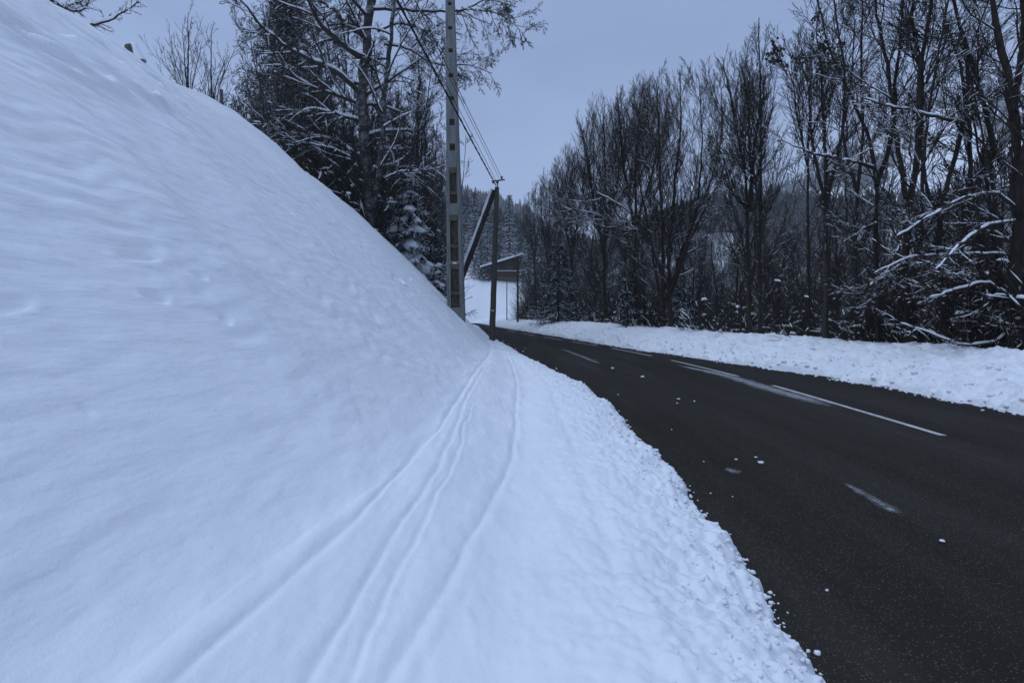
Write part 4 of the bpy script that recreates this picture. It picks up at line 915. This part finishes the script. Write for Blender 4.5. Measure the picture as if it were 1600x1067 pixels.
for i, wx in enumerate((kx0+2.4, kx0+5.2, kx0+8.4)):
    wz = zst+.9; wf = mesh('window', np.array(boxv(wx-.65, wx+.65, kY-.07, kY+.03, wz, wz+1.3)), BF, M['post'], ch, smooth=False)
    mesh('pane', np.array(boxv(wx-.53, wx+.53, kY-.085, kY-.05, wz+.12, wz+1.18)), BF, M['glass'], wf, smooth=False)
mesh('balcony', np.array(boxv(kx0-.4, x1+.4, kY-1.2, kY-.09, zst-.15, zst+.02)), BF, M['chwall'], ch, smooth=False)
mesh('balcony_snow', np.array(boxv(kx0+1.4, x1+.3, kY-1.15, kY-.8, zst+.96, zst+1.08)), BF, M['bsnow'], ch, smooth=False)
mesh('railing', np.array(boxv(kx0-.4, x1+.4, kY-1.2, kY-1.12, zst+.024, zst+.95)), BF, M['chwall'], ch, smooth=False)
# ------------------------------------------------------------------ snow clods
def clod(r, seed, flat=.7):
    g = np.random.default_rng(seed); nu, nv_ = 12, 8; u_ = np.linspace(0, 2*math.pi, nu, endpoint=False); v_ = np.linspace(.02, math.pi-.02, nv_)
    U, Vv = np.meshgrid(u_, v_); d = np.stack([np.cos(U)*np.sin(Vv), np.sin(U)*np.sin(Vv), np.cos(Vv)], -1)
    k = 1+.5*fbm(d[..., 0]*1.7+seed*3.1, d[..., 1]*1.7+d[..., 2]*2.3, seed, 3); p = d*k[..., None]*r; p[..., 2] *= flat
    i = (np.arange(nv_-1)[:, None]*nu); j = np.arange(nu)[None, :]; f = np.stack([i+j, i+(j+1) % nu, i+nu+(j+1) % nu, i+nu+j], -1).reshape(-1, 4)[:, ::-1]
    return p.reshape(-1, 3), f
def onroad(px, y): return P3(px, y, EYE*F/(y-490))
cl = [('snow clod on the asphalt, largest of the group near the grey slush patch', 1189, 728, .055), ('tiny snow clod left of the largest one near the slush patch', 1150, 722, .03), ('small snow clod above the largest one on the asphalt', 1181, 719, .028),
      ('flat snow clod lying just off the left verge edge', 1072, 770, .03), ('single snow lump on the far lane beyond the fleck group', 1004, 592, .09), ('snow lump between two flecks on the left lane', 1060, 627, .05),
      ('snow fleck right of the lump on the left lane', 1085, 630, .035), ('snow fleck left of the lump on the left lane', 1058, 633, .03), ('nearest snow lump at the end of the short slush streak', 1472, 853, .03), ('snow lump by the verge where its edge bulges', 1042, 728, .035),
      ('big snow block at the foot of the right ridge', 1172, 570, .20), ('rounded snow block at the foot of the ridge right of the big one', 1210, 577, .13), ('snow block fallen at the ridge foot before the double trunk', 1382, 607, .13), ('snow lump at the end of the far slush streak', 957, 578, .08)]
for i, (lab, px, y, r) in enumerate(cl):
    c = onroad(px, y); r *= .5; v, f = clod(r, 900+i, .42); o = mesh('snow_clod', v, f, M['ridge']); o.location = (c[0], c[1], float(roadz(c[0], c[1]))+r*.45+.005); tag(o, lab, 'snow clod', 'snow clods on the road')
V = []; Fq = []; n_ = 0; g = np.random.default_rng(31); cds = [clod(1, 950+i) for i in range(5)]
def zat(x, Yy, side):
    if side == 0: i = int(np.searchsorted(rows, Yy)); return float(np.interp(-x, -X_b[i], Z_b[i]))
    i = int(np.searchsorted(rows2, Yy)); return float(np.interp(x, X_r[i], Z_r[i]))
for k in range(3200):                      # broken lumps lying on both ploughed edges
    if k < 1900: Yy = 1.6+g.random()**1.7*22; i = int(np.searchsorted(rows, Yy)); x = float(e_[i])-.01-abs(g.normal())*.20; sd_ = 0; r = .004+.011*g.random()**2.5+.0006*Yy
    else: Yy = 6+g.random()**1.4*38; i = int(np.searchsorted(rows2, Yy)); x = float(xr[i])+.05+abs(g.normal())*.7; sd_ = 1; r = .014+.05*g.random()**3
    v, f = cds[k % 5]; V.append(v*r+np.array([x, Yy, zat(x, Yy, sd_)-r*.05])); Fq.append(f+n_); n_ += len(v)
for k in range(1500):
    if k < 900: Yy = 1.7+g.random()**1.6*28; ei = float(np.interp(Yy, rows, e_)); x = ei-.01+abs(g.normal())*.035 if g.random() < .975 else ei+g.random()*.6; r = .003+.011*g.random()**3+ .0007*Yy
    else: Yy = 5+g.random()**1.5*45; x = float(np.interp(Yy, rows2, xr))-.01-abs(g.normal())*.09; r = .012+.03*g.random()**2.5
    v, f = cds[k % 5]; V.append(v*r+np.array([x, Yy, float(roadz(x, Yy))+r*.35])); Fq.append(f+n_); n_ += len(v)
tag(mesh('snow_crumbs', np.concatenate(V), np.concatenate(Fq), M['bsnow']), 'loose snow crumbs strewn along both road edges', kind='stuff')
# ------------------------------------------------------------------ haze
m = bpy.data.materials.new('haze'); m.use_nodes = True; t = m.node_tree; t.nodes.clear()
o_ = t.nodes.new('ShaderNodeOutputMaterial'); pv = t.nodes.new('ShaderNodeVolumePrincipled'); pv.inputs['Density'].default_value = .0005; pv.inputs['Color'].default_value = (.93, .95, .98, 1)
t.links.new(pv.outputs[0], o_.inputs['Volume'])
hz = mesh('haze', np.array(boxv(-1800, 2000, -80, 1600, -8, 420)), BF, m, smooth=False); tag(hz, 'thin cold haze over the valley', kind='stuff')
